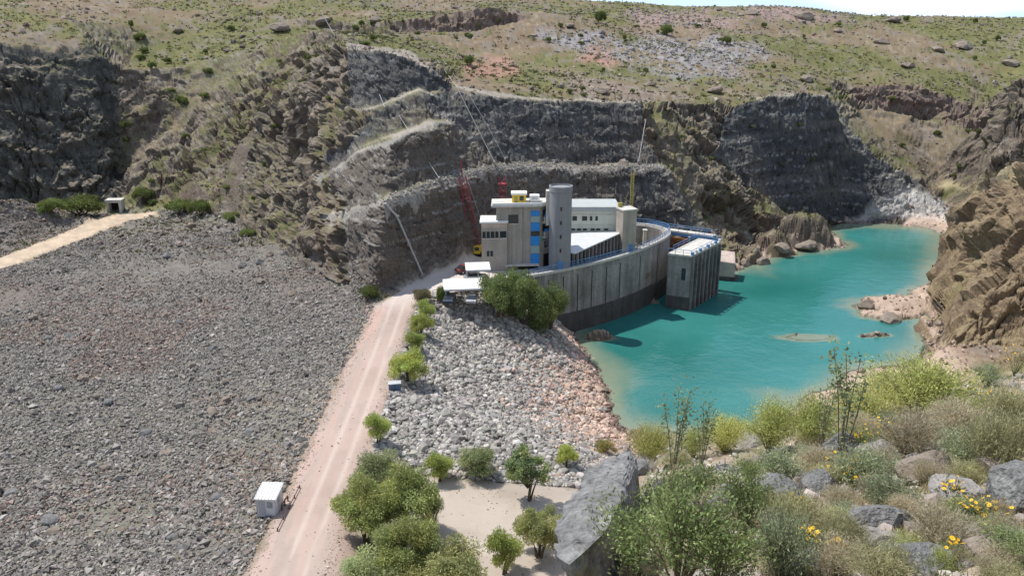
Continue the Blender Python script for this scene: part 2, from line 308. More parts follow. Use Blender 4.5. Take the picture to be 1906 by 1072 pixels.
        disp = disp + rock * (cut > 0) * ((.5 - fr) * .32 * sst(-.5, .3, fbm(u * .07, v * .2, o=2, s=80)) + (c1 - .5) * .75 + (c2 - .5) * .4 + d2 * .35 + (c3 - .5) * .22 + d3 * .25 + .2 * fn - .25 * (1 - sst(0, .08, e1)) + .45 * fbm(x * .12, y * .12, h * .2, 3, 77) + .22 * drill)
        disp = disp + steep * rock * np.where(cut > 0, 1., 2.6) * (fbm(u * .12, v * .14, o=4, s=23) + .5 * np.abs(fbm(u * .3, v * .12, o=3, s=24)))
        disp = disp * sst(-2, 2, h + 1)
    # scattered ledges on the grassy slopes
    led = sst(.05, .26, fbm(x * .035, y * .06, o=3, s=81)) * (1 - rock) * (y > 180) * (1 - flat)
    h = h + led * (1.0 * np.maximum(a1 - .55, 0) * 2 + .5 * (a2 - .3)) * .8
    h = h + (1 - flat) * (1 - near) * (y > 175) * (3.2 * fbm(x * .016, y * .016, o=3, s=90) * sst(235, 275, y) * (1 - sst(350, 415, y)) + .9 * fbm(x * .05, y * .05, o=4, s=91) + .25 * fbm(x * .5, y * .5, o=3, s=92))
    # loose fill
    lf = ((x < -22.8) & (y < 235) & (sl < .45) | (fill > 0)) * (1 - flat)
    h = h + lf * (.28 * (a3 - .5) + .35 * fbm(x * .12, y * .12, o=3, s=95) + .12 * fbm(x * 1.3, y * 1.3, o=2, s=96))
    # near ground
    h = h + near * (.10 * fbm(x * .9, y * .9, o=4, s=97) + .05 * fbm(x * 5, y * 5, o=3, s=98))
    h = h + flat * .04 * fbm(x * .4, y * .4, o=3, s=99)
    for bx, by, rx, ry, t in BUMPS:
        m = (np.abs(x - bx) < rx * 2.2) & (np.abs(y - by) < ry * 2.5)
        if m.any():
            xm, ym = x[m], y[m]
            d = np.hypot((xm - bx) / rx, (ym - by) / ry) + .25 * fbm(xm * .45, ym * .6, o=3, s=101)
            z = t * (1 - .7 * sst(.2, 1, d)) + .3 * (a2[m] - .5) - 7 * np.maximum(d - .85, 0)
            h[m] = np.maximum(h[m], z)
    if full: return h, dict(flat=flat, fill=fill, cut=cut, rock=rock, nat=nat, led=led, lf=lf, near=near, c1=c1, c2=c2, c3=c3, e1=e1, e2=e2, sl=sl, disp=disp, veg=veg, bn=bn)
    return h
def hit(px, py, t0=2.):
    """ground point seen at a place of the photograph (used once, to lay things out on the real terrain)"""
    r = np.array(ray(px, py)); t = t0 * 1.0035 ** np.arange(1700)
    x, y, z = r[0] * t, r[1] * t, CH + r[2] * t
    d = z - HT(x, y); k = np.argmax(d < 0)
    if d[k] >= 0: k = len(t) - 1
    f = d[k - 1] / (d[k - 1] - d[k]) if k > 0 else 0
    T = t[k - 1] + (t[k] - t[k - 1]) * f if k > 0 else t[0]
    p = r * T; return Vector((p[0], p[1], CH + p[2]))
def hz(x, y): return float(HT(np.array([x]), np.array([y]))[0])
# ------------------------------------------------------------------ object helpers
def tag(o, label=None, cat=None, group=None, kind=None):
    if label: o['label'] = label
    if cat: o['category'] = cat
    if group: o['group'] = group
    if kind: o['kind'] = kind
    return o
def npmesh(name, V, F, mat, smooth=False, parent=None, attrs=None):
    """V (n,3), F (m,k) with constant k"""
    me = bpy.data.meshes.new(name); V = np.asarray(V, np.float32); F = np.asarray(F, np.int32)
    me.vertices.add(len(V)); me.vertices.foreach_set('co', V.ravel())
    k = F.shape[1]; me.loops.add(F.size); me.loops.foreach_set('vertex_index', F.ravel())
    me.polygons.add(len(F)); me.polygons.foreach_set('loop_start', np.arange(0, F.size, k, dtype=np.int32))
    me.polygons.foreach_set('use_smooth', np.full(len(F), smooth))
    for n, a in (attrs or {}).items():
        if a.ndim == 2:
            c = me.attributes.new(n, 'FLOAT_COLOR', 'POINT'); c.data.foreach_set('color', np.c_[a, np.ones(len(a))].astype(np.float32).ravel())
        else:
            c = me.attributes.new(n, 'FLOAT', 'POINT'); c.data.foreach_set('value', a.astype(np.float32))
    me.update(calc_edges=True); me.materials.append(mat)
    o = bpy.data.objects.new(name, me); COL.objects.link(o)
    if parent: o.parent = parent
    return o
class MB:
    def __init__(s): s.v = []; s.f = []; s.mi = []
    def poly(s, pts, idx=0):
        n = len(s.v); s.v += [tuple(p) for p in pts]; s.f.append(tuple(range(n, n + len(pts)))); s.mi.append(idx)
    def box(s, c, size, rz=0, rx=0, idx=0):
        n = len(s.v); m = Matrix.Translation(Vector(c)) @ Matrix.Rotation(rz, 4, 'Z') @ Matrix.Rotation(rx, 4, 'X')
        for dx in (-.5, .5):
            for dy in (-.5, .5):
                for dz in (-.5, .5): s.v.append(tuple(m @ Vector((dx * size[0], dy * size[1], dz * size[2]))))
        for q in ((0, 1, 3, 2), (4, 6, 7, 5), (0, 4, 5, 1), (2, 3, 7, 6), (0, 2, 6, 4), (1, 5, 7, 3)): s.f.append(tuple(n + i for i in q)); s.mi.append(idx)
        return s
    def tube(s, ps, rs, n=6, cap=True):
        if not hasattr(rs, '__len__'): rs = [rs] * len(ps)
        base = len(s.v); ps = [Vector(p) for p in ps]
        for i, p in enumerate(ps):
            t = (ps[min(i + 1, len(ps) - 1)] - ps[max(i - 1, 0)]).normalized()
            a = t.cross(Vector((0, 0, 1)) if abs(t.z) < .95 else Vector((1, 0, 0))).normalized(); b = t.cross(a)
            for k in range(n):
                th = 2 * math.pi * k / n; s.v.append(tuple(p + rs[i] * (math.cos(th) * a + math.sin(th) * b)))
        for i in range(len(ps) - 1):
            for k in range(n):
                q = (base + i * n + k, base + i * n + (k + 1) % n, base + (i + 1) * n + (k + 1) % n, base + (i + 1) * n + k); s.f.append(q); s.mi.append(0)
        if cap:
            s.f.append(tuple(base + k for k in range(n))[::-1]); s.f.append(tuple(base + (len(ps) - 1) * n + k for k in range(n))); s.mi += [0, 0]
        return s
    def prism(s, poly, z0, z1):
        n = len(s.v); k = len(poly)
        s.v += [(p[0], p[1], z0 if not hasattr(z0, '__len__') else z0[i]) for i, p in enumerate(poly)] + [(p[0], p[1], z1 if not hasattr(z1, '__len__') else z1[i]) for i, p in enumerate(poly)]
        for i in range(k): s.f.append((n + i, n + (i + 1) % k, n + k + (i + 1) % k, n + k + i)); s.mi.append(0)
        s.f.append(tuple(n + i for i in range(k))[::-1]); s.f.append(tuple(n + k + i for i in range(k))); s.mi += [0, 0]
        return s
    def build(s, name, mat, parent=None, bevel=0, smooth=False):
        me = bpy.data.meshes.new(name); me.from_pydata(s.v, [], s.f)
        for m in (mat if isinstance(mat, (list, tuple)) else [mat]): me.materials.append(m)
        for p, i in zip(me.polygons, s.mi): p.material_index = i; p.use_smooth = smooth
        bm = bmesh.new(); bm.from_mesh(me); bmesh.ops.recalc_face_normals(bm, faces=bm.faces)
        if bevel: bmesh.ops.bevel(bm, geom=list(bm.edges), offset=bevel, segments=1, affect='EDGES', clamp_overlap=True)
        bm.to_mesh(me); bm.free()
        o = bpy.data.objects.new(name, me); COL.objects.link(o)
        if parent: o.parent = parent
        return o
def empty(name, loc, rz=0):
    o = bpy.data.objects.new(name, None); COL.objects.link(o); o.location = loc; o.rotation_euler = (0, 0, rz); o.empty_display_size = .5
    return o
def copy_tree(o, parent=None, kids=None):
    c = o.copy(); COL.objects.link(c)
    if parent: c.parent = parent
    for ch in list(o.children): copy_tree(ch, c)
    return c
# ------------------------------------------------------------------ materials
def mat(name, col, rough=.8, metal=0., n1=(3., .25), n2=None, bump=None, streak=None, spec=.3):
    """painted / mineral surface: base colour broken by two sizes of noise, optional vertical run-off streaks"""
    m = bpy.data.materials.new(name); m.use_nodes = True; t = m.node_tree; b = t.nodes['Principled BSDF']
    b.inputs['Roughness'].default_value = rough; b.inputs['Metallic'].default_value = metal; b.inputs['Specular IOR Level'].default_value = spec
    c = t.nodes.new('ShaderNodeTexCoord'); cur = None
    rgb = t.nodes.new('ShaderNodeRGB'); rgb.outputs[0].default_value = (*col, 1); cur = rgb.outputs[0]
    def mulnoise(cur, scale, amt, sc3=None, det=5):
        n = t.nodes.new('ShaderNodeTexNoise'); n.inputs['Scale'].default_value = scale; n.inputs['Detail'].default_value = det
        if sc3:
            mp = t.nodes.new('ShaderNodeMapping'); mp.inputs['Scale'].default_value = sc3; t.links.new(c.outputs['Object'], mp.inputs[0]); t.links.new(mp.outputs[0], n.inputs[0])
        else: t.links.new(c.outputs['Object'], n.inputs[0])
        mr = t.nodes.new('ShaderNodeMapRange'); mr.inputs[1].default_value = .3; mr.inputs[2].default_value = .7; mr.inputs[3].default_value = 1 - amt; mr.inputs[4].default_value = 1 + amt
        t.links.new(n.outputs[0], mr.inputs[0])
        x = t.nodes.new('ShaderNodeMix'); x.data_type = 'RGBA'; x.blend_type = 'MULTIPLY'; x.inputs[0].default_value = 1
        t.links.new(cur, x.inputs[6]); t.links.new(mr.outputs[0], x.inputs[7]); return x.outputs[2]
    if n1: cur = mulnoise(cur, *n1)
    if n2: cur = mulnoise(cur, *n2)
    if streak: cur = mulnoise(cur, streak[0], streak[1], (1, 1, .08))
    t.links.new(cur, b.inputs['Base Color'])
    if bump:
        n = t.nodes.new('ShaderNodeTexNoise'); n.inputs['Scale'].default_value = bump[0]; n.inputs['Detail'].default_value = 6; t.links.new(c.outputs['Object'], n.inputs[0])
        bp = t.nodes.new('ShaderNodeBump'); bp.inputs['Strength'].default_value = bump[1]; bp.inputs['Distance'].default_value = bump[2]; t.links.new(n.outputs[0], bp.inputs['Height']); t.links.new(bp.outputs[0], b.inputs['Normal'])
    return m
def mat_attr(name, rough=.95, fine=((2.2, .28), (9., .22)), bump=((1.3, .5), (5., .15)), spec=.15):
    m = bpy.data.materials.new(name); m.use_nodes = True; t = m.node_tree; b = t.nodes['Principled BSDF']
    b.inputs['Roughness'].default_value = rough; b.inputs['Specular IOR Level'].default_value = spec
    a = t.nodes.new('ShaderNodeAttribute'); a.attribute_name = 'col'; cur = a.outputs['Color']
    c = t.nodes.new('ShaderNodeTexCoord'); at = t.nodes.new('ShaderNodeAttribute'); at.attribute_name = 'bmp'
    for s, amt in fine:
        n = t.nodes.new('ShaderNodeTexNoise'); n.inputs['Scale'].default_value = s; n.inputs['Detail'].default_value = 5; t.links.new(c.outputs['Object'], n.inputs[0])
        mr = t.nodes.new('ShaderNodeMapRange'); mr.inputs[1].default_value = .3; mr.inputs[2].default_value = .7; mr.inputs[3].default_value = 1 - amt; mr.inputs[4].default_value = 1 + amt
        t.links.new(n.outputs[0], mr.inputs[0]); x = t.nodes.new('ShaderNodeMix'); x.data_type = 'RGBA'; x.blend_type = 'MULTIPLY'; t.links.new(at.outputs['Fac'], x.inputs[0])
        t.links.new(cur, x.inputs[6]); t.links.new(mr.outputs[0], x.inputs[7]); cur = x.outputs[2]
    t.links.new(cur, b.inputs['Base Color']); prev = None
    for s, d in bump:
        n = t.nodes.new('ShaderNodeTexNoise'); n.inputs['Scale'].default_value = s; n.inputs['Detail'].default_value = 8; n.inputs['Roughness'].default_value = .65; t.links.new(c.outputs['Object'], n.inputs[0])
        bp = t.nodes.new('ShaderNodeBump'); bp.inputs['Distance'].default_value = d; t.links.new(at.outputs['Fac'], bp.inputs['Strength']); t.links.new(n.outputs[0], bp.inputs['Height'])
        if prev: t.links.new(prev, bp.inputs['Normal'])
        prev = bp.outputs[0]
    t.links.new(prev, b.inputs['Normal'])
    return m
def lin(r, g, b): return np.array([(c / 255.) ** 2.2 for c in (r, g, b)])
# ------------------------------------------------------------------ terrain mesh
def build_terrain():
    az = np.radians(np.r_[np.arange(-180, -46, 4.), np.arange(-44, -36, .35), np.arange(-36, 38, .068), np.arange(38, 46, .35), np.arange(46, 180, 4.)])
    # rings are spread per bearing by how much ground the valley shows there, so steep faces get their share
    rf = np.r_[.8 * (30 / .8) ** (np.arange(400) / 400.), np.arange(30, 700, .3)]
    azc = az[::4] if len(az) > 400 else az
    A0, R0 = np.meshgrid(az, rf, indexing='ij')
    z0 = samp(G1, R0 * np.sin(A0), R0 * np.cos(A0)); el = np.arctan2(z0 - CH, R0)
    ds = np.hypot(np.diff(z0, axis=1), np.diff(rf)[None, :]) / R0[:, 1:]
    wgt = np.abs(np.diff(el, axis=1)) + .09 * ds + 2e-6
    k = 3; wgt = (wgt + np.roll(wgt, k, 0) + np.roll(wgt, -k, 0) + np.roll(wgt, 2 * k, 0) + np.roll(wgt, -2 * k, 0)) / 5
    cw = np.c_[np.zeros(len(az)), np.cumsum(wgt, 1)]; cw /= cw[:, -1:]
    NRING = 1050; tq = np.linspace(0, 1, NRING)
    Rr = np.stack([np.interp(tq, cw[i], rf) for i in range(len(az))], 1)
    Rr = np.vstack([Rr, np.repeat(np.array([[900.], [1300.], [2000.], [3200.], [5000.]]), len(az), 1)])
    A = np.repeat(az[None, :], Rr.shape[0], 0); R = Rr
    x = (R * np.sin(A)).ravel(); y = (R * np.cos(A)).ravel()
    h, M = HT(x, y, True)
    far = np.hypot(x, y) > 699
    h = np.where(far, 40, h)
    nr, na = R.shape
    gx_ = samp(NGX, x, y); gy_ = samp(NGY, x, y); q = 1 / np.sqrt(1 + gx_ ** 2 + gy_ ** 2)
    dp = np.where(far, 0, M['disp'])
    V = np.c_[x - gx_ * q * dp, y - gy_ * q * dp, h + q * dp]
    i, j = np.meshgrid(np.arange(nr - 1), np.arange(na), indexing='ij'); jn = (j + 1) % na
    F = np.stack([i * na + j, i * na + jn, (i + 1) * na + jn, (i + 1) * na + j], -1).reshape(-1, 4)[:, ::-1]
    # slope of the finished mesh
    Vg = V.reshape(nr, na, 3); ta = np.gradient(Vg, axis=0); tb = np.roll(Vg, -1, 1) - np.roll(Vg, 1, 1)
    cr_ = np.cross(tb, ta); st = (np.hypot(cr_[..., 0], cr_[..., 1]) / np.maximum(np.abs(cr_[..., 2]), 1e-6)).ravel(); st = np.minimum(st, 9)
    px, py = proj(x, y, h)
    # ---- colours (albedo; rock tops, rock faces and fill also carry painted light and shade)
    n1 = fbm(x * .03, y * .03, o=4, s=111); n2 = fbm(x * .15, y * .15, o=4, s=112); n3 = fbm(x * .8, y * .8, o=3, s=113); n4 = fbm(x * .012, y * .012, o=3, s=114)
    nb = fbm(x * .05, y * .05, h * .5, 3, 115)
    def mixc(a, b, t): return a * (1 - t[:, None]) + b * t[:, None]
    C = lambda *a: np.array(a)[None, :]
    soil = mixc(C(.205, .162, .102), C(.19, .135, .094), sst(-.2, .5, n2)); soil = mixc(soil, C(.26, .215, .155), sst(.1, .5, n3))
    grass = mixc(C(.125, .13, .05), C(.185, .175, .075), sst(-.4, .4, n2)); grass = mixc(grass, C(.10, .11, .05), sst(.15, .5, n3 + n2 * .5))
    hill = mixc(soil, grass, sst(-.36, .04, n1 * 1.2 + .6 * n4 + .5 * n2 + .5 * n3 + .0))
    stone = mixc(C(.17, .145, .125), C(.26, .225, .19), M['c2'])
    hill = mixc(hill, stone, sst(.18, .42, fbm(x * .25, y * .25, o=4, s=120) * .8 + .4 * (M['c3'] - .5) + .25 * M['led']) * .8)
    def patch(poly, w=10):
        return soft(poly, px, py, w, f=.03, s=130, amp=2.) * (y > 120)
    scree = patch([(1090, 60), (1200, 75), (1330, 70), (1420, 85), (1430, 110), (1350, 145), (1270, 150), (1150, 120), (1010, 75), (1000, 55)])
    hill = mixc(hill, mixc(C(.22, .212, .215), C(.31, .295, .29), M['c3']), scree * sst(-.4, .1, n3 + n2))
    pink = np.maximum(patch([(860, 125), (960, 108), (965, 140), (880, 150)]), patch([(1060, 100), (1130, 90), (1160, 112), (1080, 120)]))
    hill = mixc(hill, C(.38, .215, .175) + 0 * hill, pink * .75)
    pur = np.maximum(patch([(1160, 22), (1330, 27), (1380, 36), (1350, 54), (1180, 50)]), patch([(1370, 20), (1430, 5), (1520, 20), (1600, 35), (1480, 45)]))
    hill = mixc(hill, mixc(C(.24, .17, .155), C(.36, .26, .24), M['c3']), pur * .8)
    slate = mixc(C(.075, .077, .082), C(.145, .14, .134), sst(-.4, .5, nb + .5 * fbm(x * 1.1, y * .8, h * .15, 3, 118))); slate = mixc(slate, C(.17, .138, .11), sst(.1, .5, n1 + .3 * n2) * .6)
    slate = mixc(slate, C(.34, .325, .30), sst(.42, .62, fbm(x * .4, y * .4, h * 2.2, 3, 117)) * .7)
    slate = mixc(slate, C(.33, .325, .315), ((np.mod(h + .9 * n2 + .06 * x, 3.6) < .26) & (fbm(x * .12, y * .12, h * .3, 3, 119) > .05)) * .75)
    slate = mixc(slate, C(.30, .285, .265), sst(.6, .25, st) * .85)  # flatter ledges painted paler, as if catching the sun
    natr = mixc(C(.105, .088, .074), C(.235, .195, .155), M['c2']); natr = mixc(natr, C(.19, .135, .105), sst(.1, .5, n1 + n2) * .6); natr = mixc(natr, C(.36, .335, .305), sst(.55, .95, M['c3']) * sst(1.6, .7, st) * .9); natr = mixc(natr, C(.32, .26, .19), sst(1.1, .6, st) * sst(-.2, .3, n2) * .8)  # gentle tops painted paler, as if sunlit; tan soil on the flattest
    natr = mixc(natr, C(.115, .125, .05), sst(.0, .25, n2 + .4 * n3 - .05) * sst(2.2, .9, st) * .9)
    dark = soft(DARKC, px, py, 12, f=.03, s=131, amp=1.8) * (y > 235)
    natr = mixc(natr, mixc(C(.075, .075, .068), C(.13, .125, .11), M['c2']), dark * sst(.5, .9, st))  # steep faces of the left cliff darkened, shade put into the colour
    lip = patch([(1050, 148), (1200, 150), (1400, 170), (1440, 182), (1200, 192), (1060, 186)], 5) * sst(-.25, .2, n2 + n3 * .6); hill = mixc(hill, mixc(C(.19, .145, .12), C(.30, .25, .21), M['c3']), lip * .8)
    brown = np.maximum(patch([(750, 70), (755, 25), (980, 20), (985, 55)], 6), patch([(1580, 190), (1590, 145), (1720, 145), (1850, 200), (1840, 250), (1700, 215)], 6))
    natr = mixc(natr, mixc(C(.17, .125, .105), C(.26, .20, .17), M['c3']), brown)
    rightc = ((x > 66) & (y < 222) & (y > 100) & (px > 1690))
    natr = mixc(natr, mixc(C(.30, .225, .14), C(.17, .12, .08), M['c2']), rightc * .85)
    rk = sst(.55, .95, st) * (1 - M['flat']) * (y > 100)
    rk = rk * (1 - .75 * M['veg'] * sst(1.6, .8, st)); rk = np.maximum(rk, M['cut'] * (M['bn'] < .5) * sst(.5, .8, M['sl']) * .9); rk = np.maximum(rk, M['nat'] * .55); rk = rk * (1 - M['bn'] * sst(2.5, 1., st))
    natr = mixc(natr, C(.33, .27, .155) + 0 * natr, (rightc * sst(1.8, .7, st) * sst(-.2, .2, n2)) * .7)
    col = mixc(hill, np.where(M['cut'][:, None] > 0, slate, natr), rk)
    # bench tops
    bench = M['cut'] * (1 - sst(.35, .6, M['sl']))
    col = mixc(col, mixc(C(.36, .32, .27), C(.28, .25, .22), M['c3']), bench * .97 * (1 - rk))
    col = mixc(col, mixc(C(.38, .35, .31), C(.26, .24, .215), sst(-.25, .25, n3 + n2)), M['bn'] * .97)
    # loose fill
    grey = mixc(C(.15, .138, .123), C(.225, .207, .187), M['c3']); grey = mixc(grey, C(.19, .155, .14), sst(.15, .45, n1 + .3 * n2) * .5); grey = mixc(grey, C(.215, .21, .15), sst(.1, .5, n4 + .6 * n2 + .3 * n3) * .4)  # ground kept darker than its stones, painting the shaded gaps between them
    leftz = (x < -22.5) & (y < 250) & (M['sl'] < .5) & (x > -400)
    groin = soft([p[:2] for p in FOOT[:10]] + [(-22.9, 128.5), (-22.6, -30), (-400, -30), (-400, 230)], x, y, 2.)
    col = mixc(col, grey, groin * (1 - M['flat']) * (y < 245))
    verge = groin * sst(6, 0, np.abs(x + 22)) * .0
    rip = mixc(C(.20, .185, .17), C(.30, .275, .25), M['c3'])
    rip = mixc(rip, C(.47, .335, .26) + 0 * rip, sst(5.2, 1.5, h + 1.8 * n2 + .035 * (y - 110)) * .8)
    rip = mixc(rip, C(.16, .10, .06) + 0 * rip, sst(.7, .1, h + .3 * n3) * .8)
    col = mixc(col, rip, np.maximum(M['fill'], 0.))
    # mound at far left a little browner
    shore = sst(3.4, 1.6, h + .8 * n2) * (x > 12) * (1 - M['fill']) * (y > 90) * (y < 245)
    col = mixc(col, mixc(C(.54, .41, .33), C(.38, .29, .235), M['c2']), shore * sst(1.2, .5, st) * .9)
    col = mixc(col, mixc(C(.16, .13, .105), C(.22, .18, .15), M['c3']), sst(.55, .1, h + .25 * n3) * (x > 12) * (y > 90) * (y < 245) * .4)
    col = mixc(col, mixc(C(.70, .68, .65), C(.50, .47, .43), M['c3']), patch([(1570, 408), (1650, 372), (1690, 345), (1790, 395), (1785, 412)], 8) * .6)
    path = soft(W2([(1740, 348), (1800, 342), (1906, 300), (1906, 325), (1830, 352), (1760, 362)], 10), x, y, 3)
    col = mixc(col, C(.42, .36, .22) + 0 * col, patch([(1740, 345), (1800, 338), (1906, 298), (1906, 330), (1830, 345), (1760, 358)], 8) * .7)
    # roads
    road = soft(ROADP, x, y, .7, f=.5)
    rc = mixc(C(.49, .375, .325), C(.41, .315, .27), sst(-.3, .5, n2 + .4 * n3)); rc = mixc(rc, C(.56, .38, .32) + 0 * rc, sst(2.2, .4, np.abs(x + 21.6)) * sst(-.2, .3, n2) * .6)
    ruts = np.exp(-((np.abs(x + 18.6 + .25 * n1) - .95) / .28) ** 2) * (y < 135)
    rc = mixc(rc, C(.60, .50, .44) + 0 * rc, ruts * .6); rc = mixc(rc, C(.40, .335, .29) + 0 * rc, sst(.0, .35, fbm(x * 1.1, y * .10, o=4, s=151)) * .6)
    rc = mixc(rc, C(.62, .57, .52) + 0 * rc, sst(124, 140, y) * .9)
    rc = rc * (.93 + .03 * n3[:, None])
    col = mixc(col, rc, road)
    park = soft(PARKP, x, y, 1., f=.5)
    pc = mixc(C(.46, .40, .34), C(.38, .325, .275), sst(-.3, .4, n2 + .3 * n3)); pc = mixc(pc, C(.60, .54, .47) + 0 * pc, np.exp(-((y - 68 - 2 * n1) / 1.2) ** 2) * .5)
    pc = mixc(pc, C(.34, .285, .235) + 0 * pc, sst(.1, .4, fbm(x * .22, y * .35, o=4, s=152)) * .5)
    col = mixc(col, pc, park)
    berm = soft(BERMP, x, y, 1.2, f=.4); col = mixc(col, C(.50, .40, .30) * (1 + .15 * n3[:, None]), berm)
    verge = sst(-26.5, -22.8, x) * (x < -22.3) * (y < 127) * sst(-.1, .3, n2 + .2)
    col = mixc(col, C(.36, .28, .22) + 0 * col, verge * .7)
    # near hill: stony earth and dry litter
    nc = mixc(C(.25, .20, .15), C(.38, .31, .24), sst(-.3, .3, fbm(x * 2, y * 2, o=4, s=141))); nc = mixc(nc, C(.15, .16, .07), sst(-.05, .25, fbm(x * 1.1, y * 1.1, o=4, s=142)) * .7)
    nc = mixc(nc, C(.42, .40, .38) + 0 * nc, sst(.2, .35, fbm(x * 4, y * 4, o=3, s=143)) * .7)
    col = mixc(col, nc, M['near'].astype(float))
    hs = ((np.hypot(x, y) >= 40) & (x > 4) & (y < 118) & (h > 3.) & (M['fill'] < 1) & (M['flat'] < .5)).astype(float)
    col = mixc(col, mixc(C(.36, .28, .20), C(.17, .16, .07), sst(-.1, .3, n2 + .5 * n3)), hs * .9)
    bed = sst(-.3, -1.5, h)
    col = mixc(col, C(.30, .27, .16) + 0 * col, bed)
    col = np.clip(col * (1 + (.14 - .1 * np.maximum(road, park))[:, None] * n3[:, None]), .01, .85)
    bmp = np.clip(.25 + .6 * rk + .35 * M['fill'] + .3 * groin - .9 * np.maximum(np.maximum(road, park), berm), .05, .9)
    # ---- which ground is it
    zone = np.zeros(len(x), int)
    zone[(rk > .5)] = 1; zone[(groin > .5) & (y < 245)] = 2; zone[M['fill'] > .5] = 3; zone[(shore > .5)] = 6
    zone[(h < -.3) & (y > 90) & (x > 5)] = 7; zone[M['near'] | (hs > .5)] = 8
    zone[road > .5] = 4; zone[park > .5] = 5; zone[berm > .5] = 9
    zf = zone[F[:, 0]]
    names = {0: 'hillside', 1: 'cliff', 2: 'rockfill_slope', 3: 'riprap_bank', 4: 'dirt_road', 5: 'parking_ground', 6: 'shore', 7: 'lake_bed', 8: 'near_slope', 9: 'berm_track'}
    lab = {0: 'grassy stony hillside rising to the skyline beyond the dam', 1: 'dark cut rock cliffs and broken natural rock behind the powerhouse', 2: 'wide grey rockfill slope left of the dirt road', 3: 'grey stone bank between the road and the water',
           4: 'pinkish dirt road running along the dam crest to the building', 5: 'pale gravel parking ground beside the trees', 6: 'pinkish bare shore around the lake', 7: 'lake bed under the turquoise water', 8: 'stony slope with shrubs in the near right corner', 9: 'sandy track across the rockfill at the far left'}
    m = mat_attr('ground_rock'); 
    for z, nm in names.items():
        f = F[zf == z]
        if not len(f): continue
        used, inv = np.unique(f.ravel(), return_inverse=True)
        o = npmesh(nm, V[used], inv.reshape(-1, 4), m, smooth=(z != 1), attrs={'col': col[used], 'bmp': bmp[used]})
        tag(o, lab[z], {0: 'hill', 1: 'cliff', 2: 'slope', 3: 'bank', 4: 'road', 5: 'parking ground', 6: 'shore', 7: 'lake bed', 8: 'slope', 9: 'track'}[z], kind='structure')
build_terrain()

def build_water():
    st = .8; xs = np.arange(4, 150, st); ys = np.arange(88, 250, st); X, Y = np.meshgrid(xs, ys)
    h = HT(X.ravel(), Y.ravel()); n = len(xs); F = []
    lo = h.reshape(X.shape); ok = np.minimum.reduce([lo[:-1, :-1], lo[1:, :-1], lo[:-1, 1:], lo[1:, 1:]]) < .5
    ok &= ~inpoly(X[:-1, :-1], Y[:-1, :-1], [(-1, 141)] + offline(WALL, 2.2)[1:] + [(0, 190), (-10, 160)])
    j, i = np.nonzero(ok); F = np.stack([j * n + i, j * n + i + 1, (j + 1) * n + i + 1, (j + 1) * n + i], -1)
    used, inv = np.unique(F.ravel(), return_inverse=True)
    m = bpy.data.materials.new('lake_water'); m.use_nodes = True; t = m.node_tree; b = t.nodes['Principled BSDF']
    a = t.nodes.new('ShaderNodeAttribute'); a.attribute_name = 'depth'
    mr = t.nodes.new('ShaderNodeMapRange'); mr.inputs[1].default_value = 0; mr.inputs[2].default_value = .35; mr.inputs[3].default_value = .3; mr.inputs[4].default_value = 1; mr.interpolation_type = 'SMOOTHSTEP'
    t.links.new(a.outputs['Fac'], mr.inputs[0]); t.links.new(mr.outputs[0], b.inputs['Alpha'])
    c = t.nodes.new('ShaderNodeTexCoord'); n0 = t.nodes.new('ShaderNodeTexNoise'); n0.inputs['Scale'].default_value = .028; n0.inputs['Detail'].default_value = 3
    r = t.nodes.new('ShaderNodeValToRGB'); r.color_ramp.elements[0].position = .35; r.color_ramp.elements[0].color = (.018, .135, .118, 1); r.color_ramp.elements[1].position = .65; r.color_ramp.elements[1].color = (.042, .208, .195, 1)
    t.links.new(c.outputs['Object'], n0.inputs[0]); t.links.new(n0.outputs[0], r.inputs[0]); 
    dd = t.nodes.new('ShaderNodeMapRange'); dd.inputs[1].default_value = .1; dd.inputs[2].default_value = 3.4; dd.interpolation_type = 'SMOOTHSTEP'; t.links.new(a.outputs['Fac'], dd.inputs[0])
    wm = t.nodes.new('ShaderNodeMix'); wm.data_type = 'RGBA'; wm.inputs[6].default_value = (.20, .235, .165, 1); t.links.new(dd.outputs[0], wm.inputs[0]); t.links.new(r.outputs[0], wm.inputs[7]); t.links.new(wm.outputs[2], b.inputs['Base Color'])
    b.inputs['Roughness'].default_value = .06; b.inputs['IOR'].default_value = 1.33
    p = None
    for s, d in ((.35, .16), (1.6, .05)):
        k = t.nodes.new('ShaderNodeTexNoise'); k.inputs['Scale'].default_value = s; k.inputs['Detail'].default_value = 3; t.links.new(c.outputs['Object'], k.inputs[0])
        bp = t.nodes.new('ShaderNodeBump'); bp.inputs['Distance'].default_value = d; bp.inputs['Strength'].default_value = .6; t.links.new(k.outputs[0], bp.inputs['Height'])
        if p: t.links.new(p, bp.inputs['Normal'])
        p = bp.outputs[0]
    t.links.new(p, b.inputs['Normal'])
    o = npmesh('water', np.c_[X.ravel(), Y.ravel(), np.zeros(X.size)][used], inv.reshape(-1, 4), m, smooth=True, attrs={'depth': np.maximum(-h, 0)[used]})
    tag(o, 'turquoise lake water held behind the curved wall', 'lake', kind='structure')
build_water()

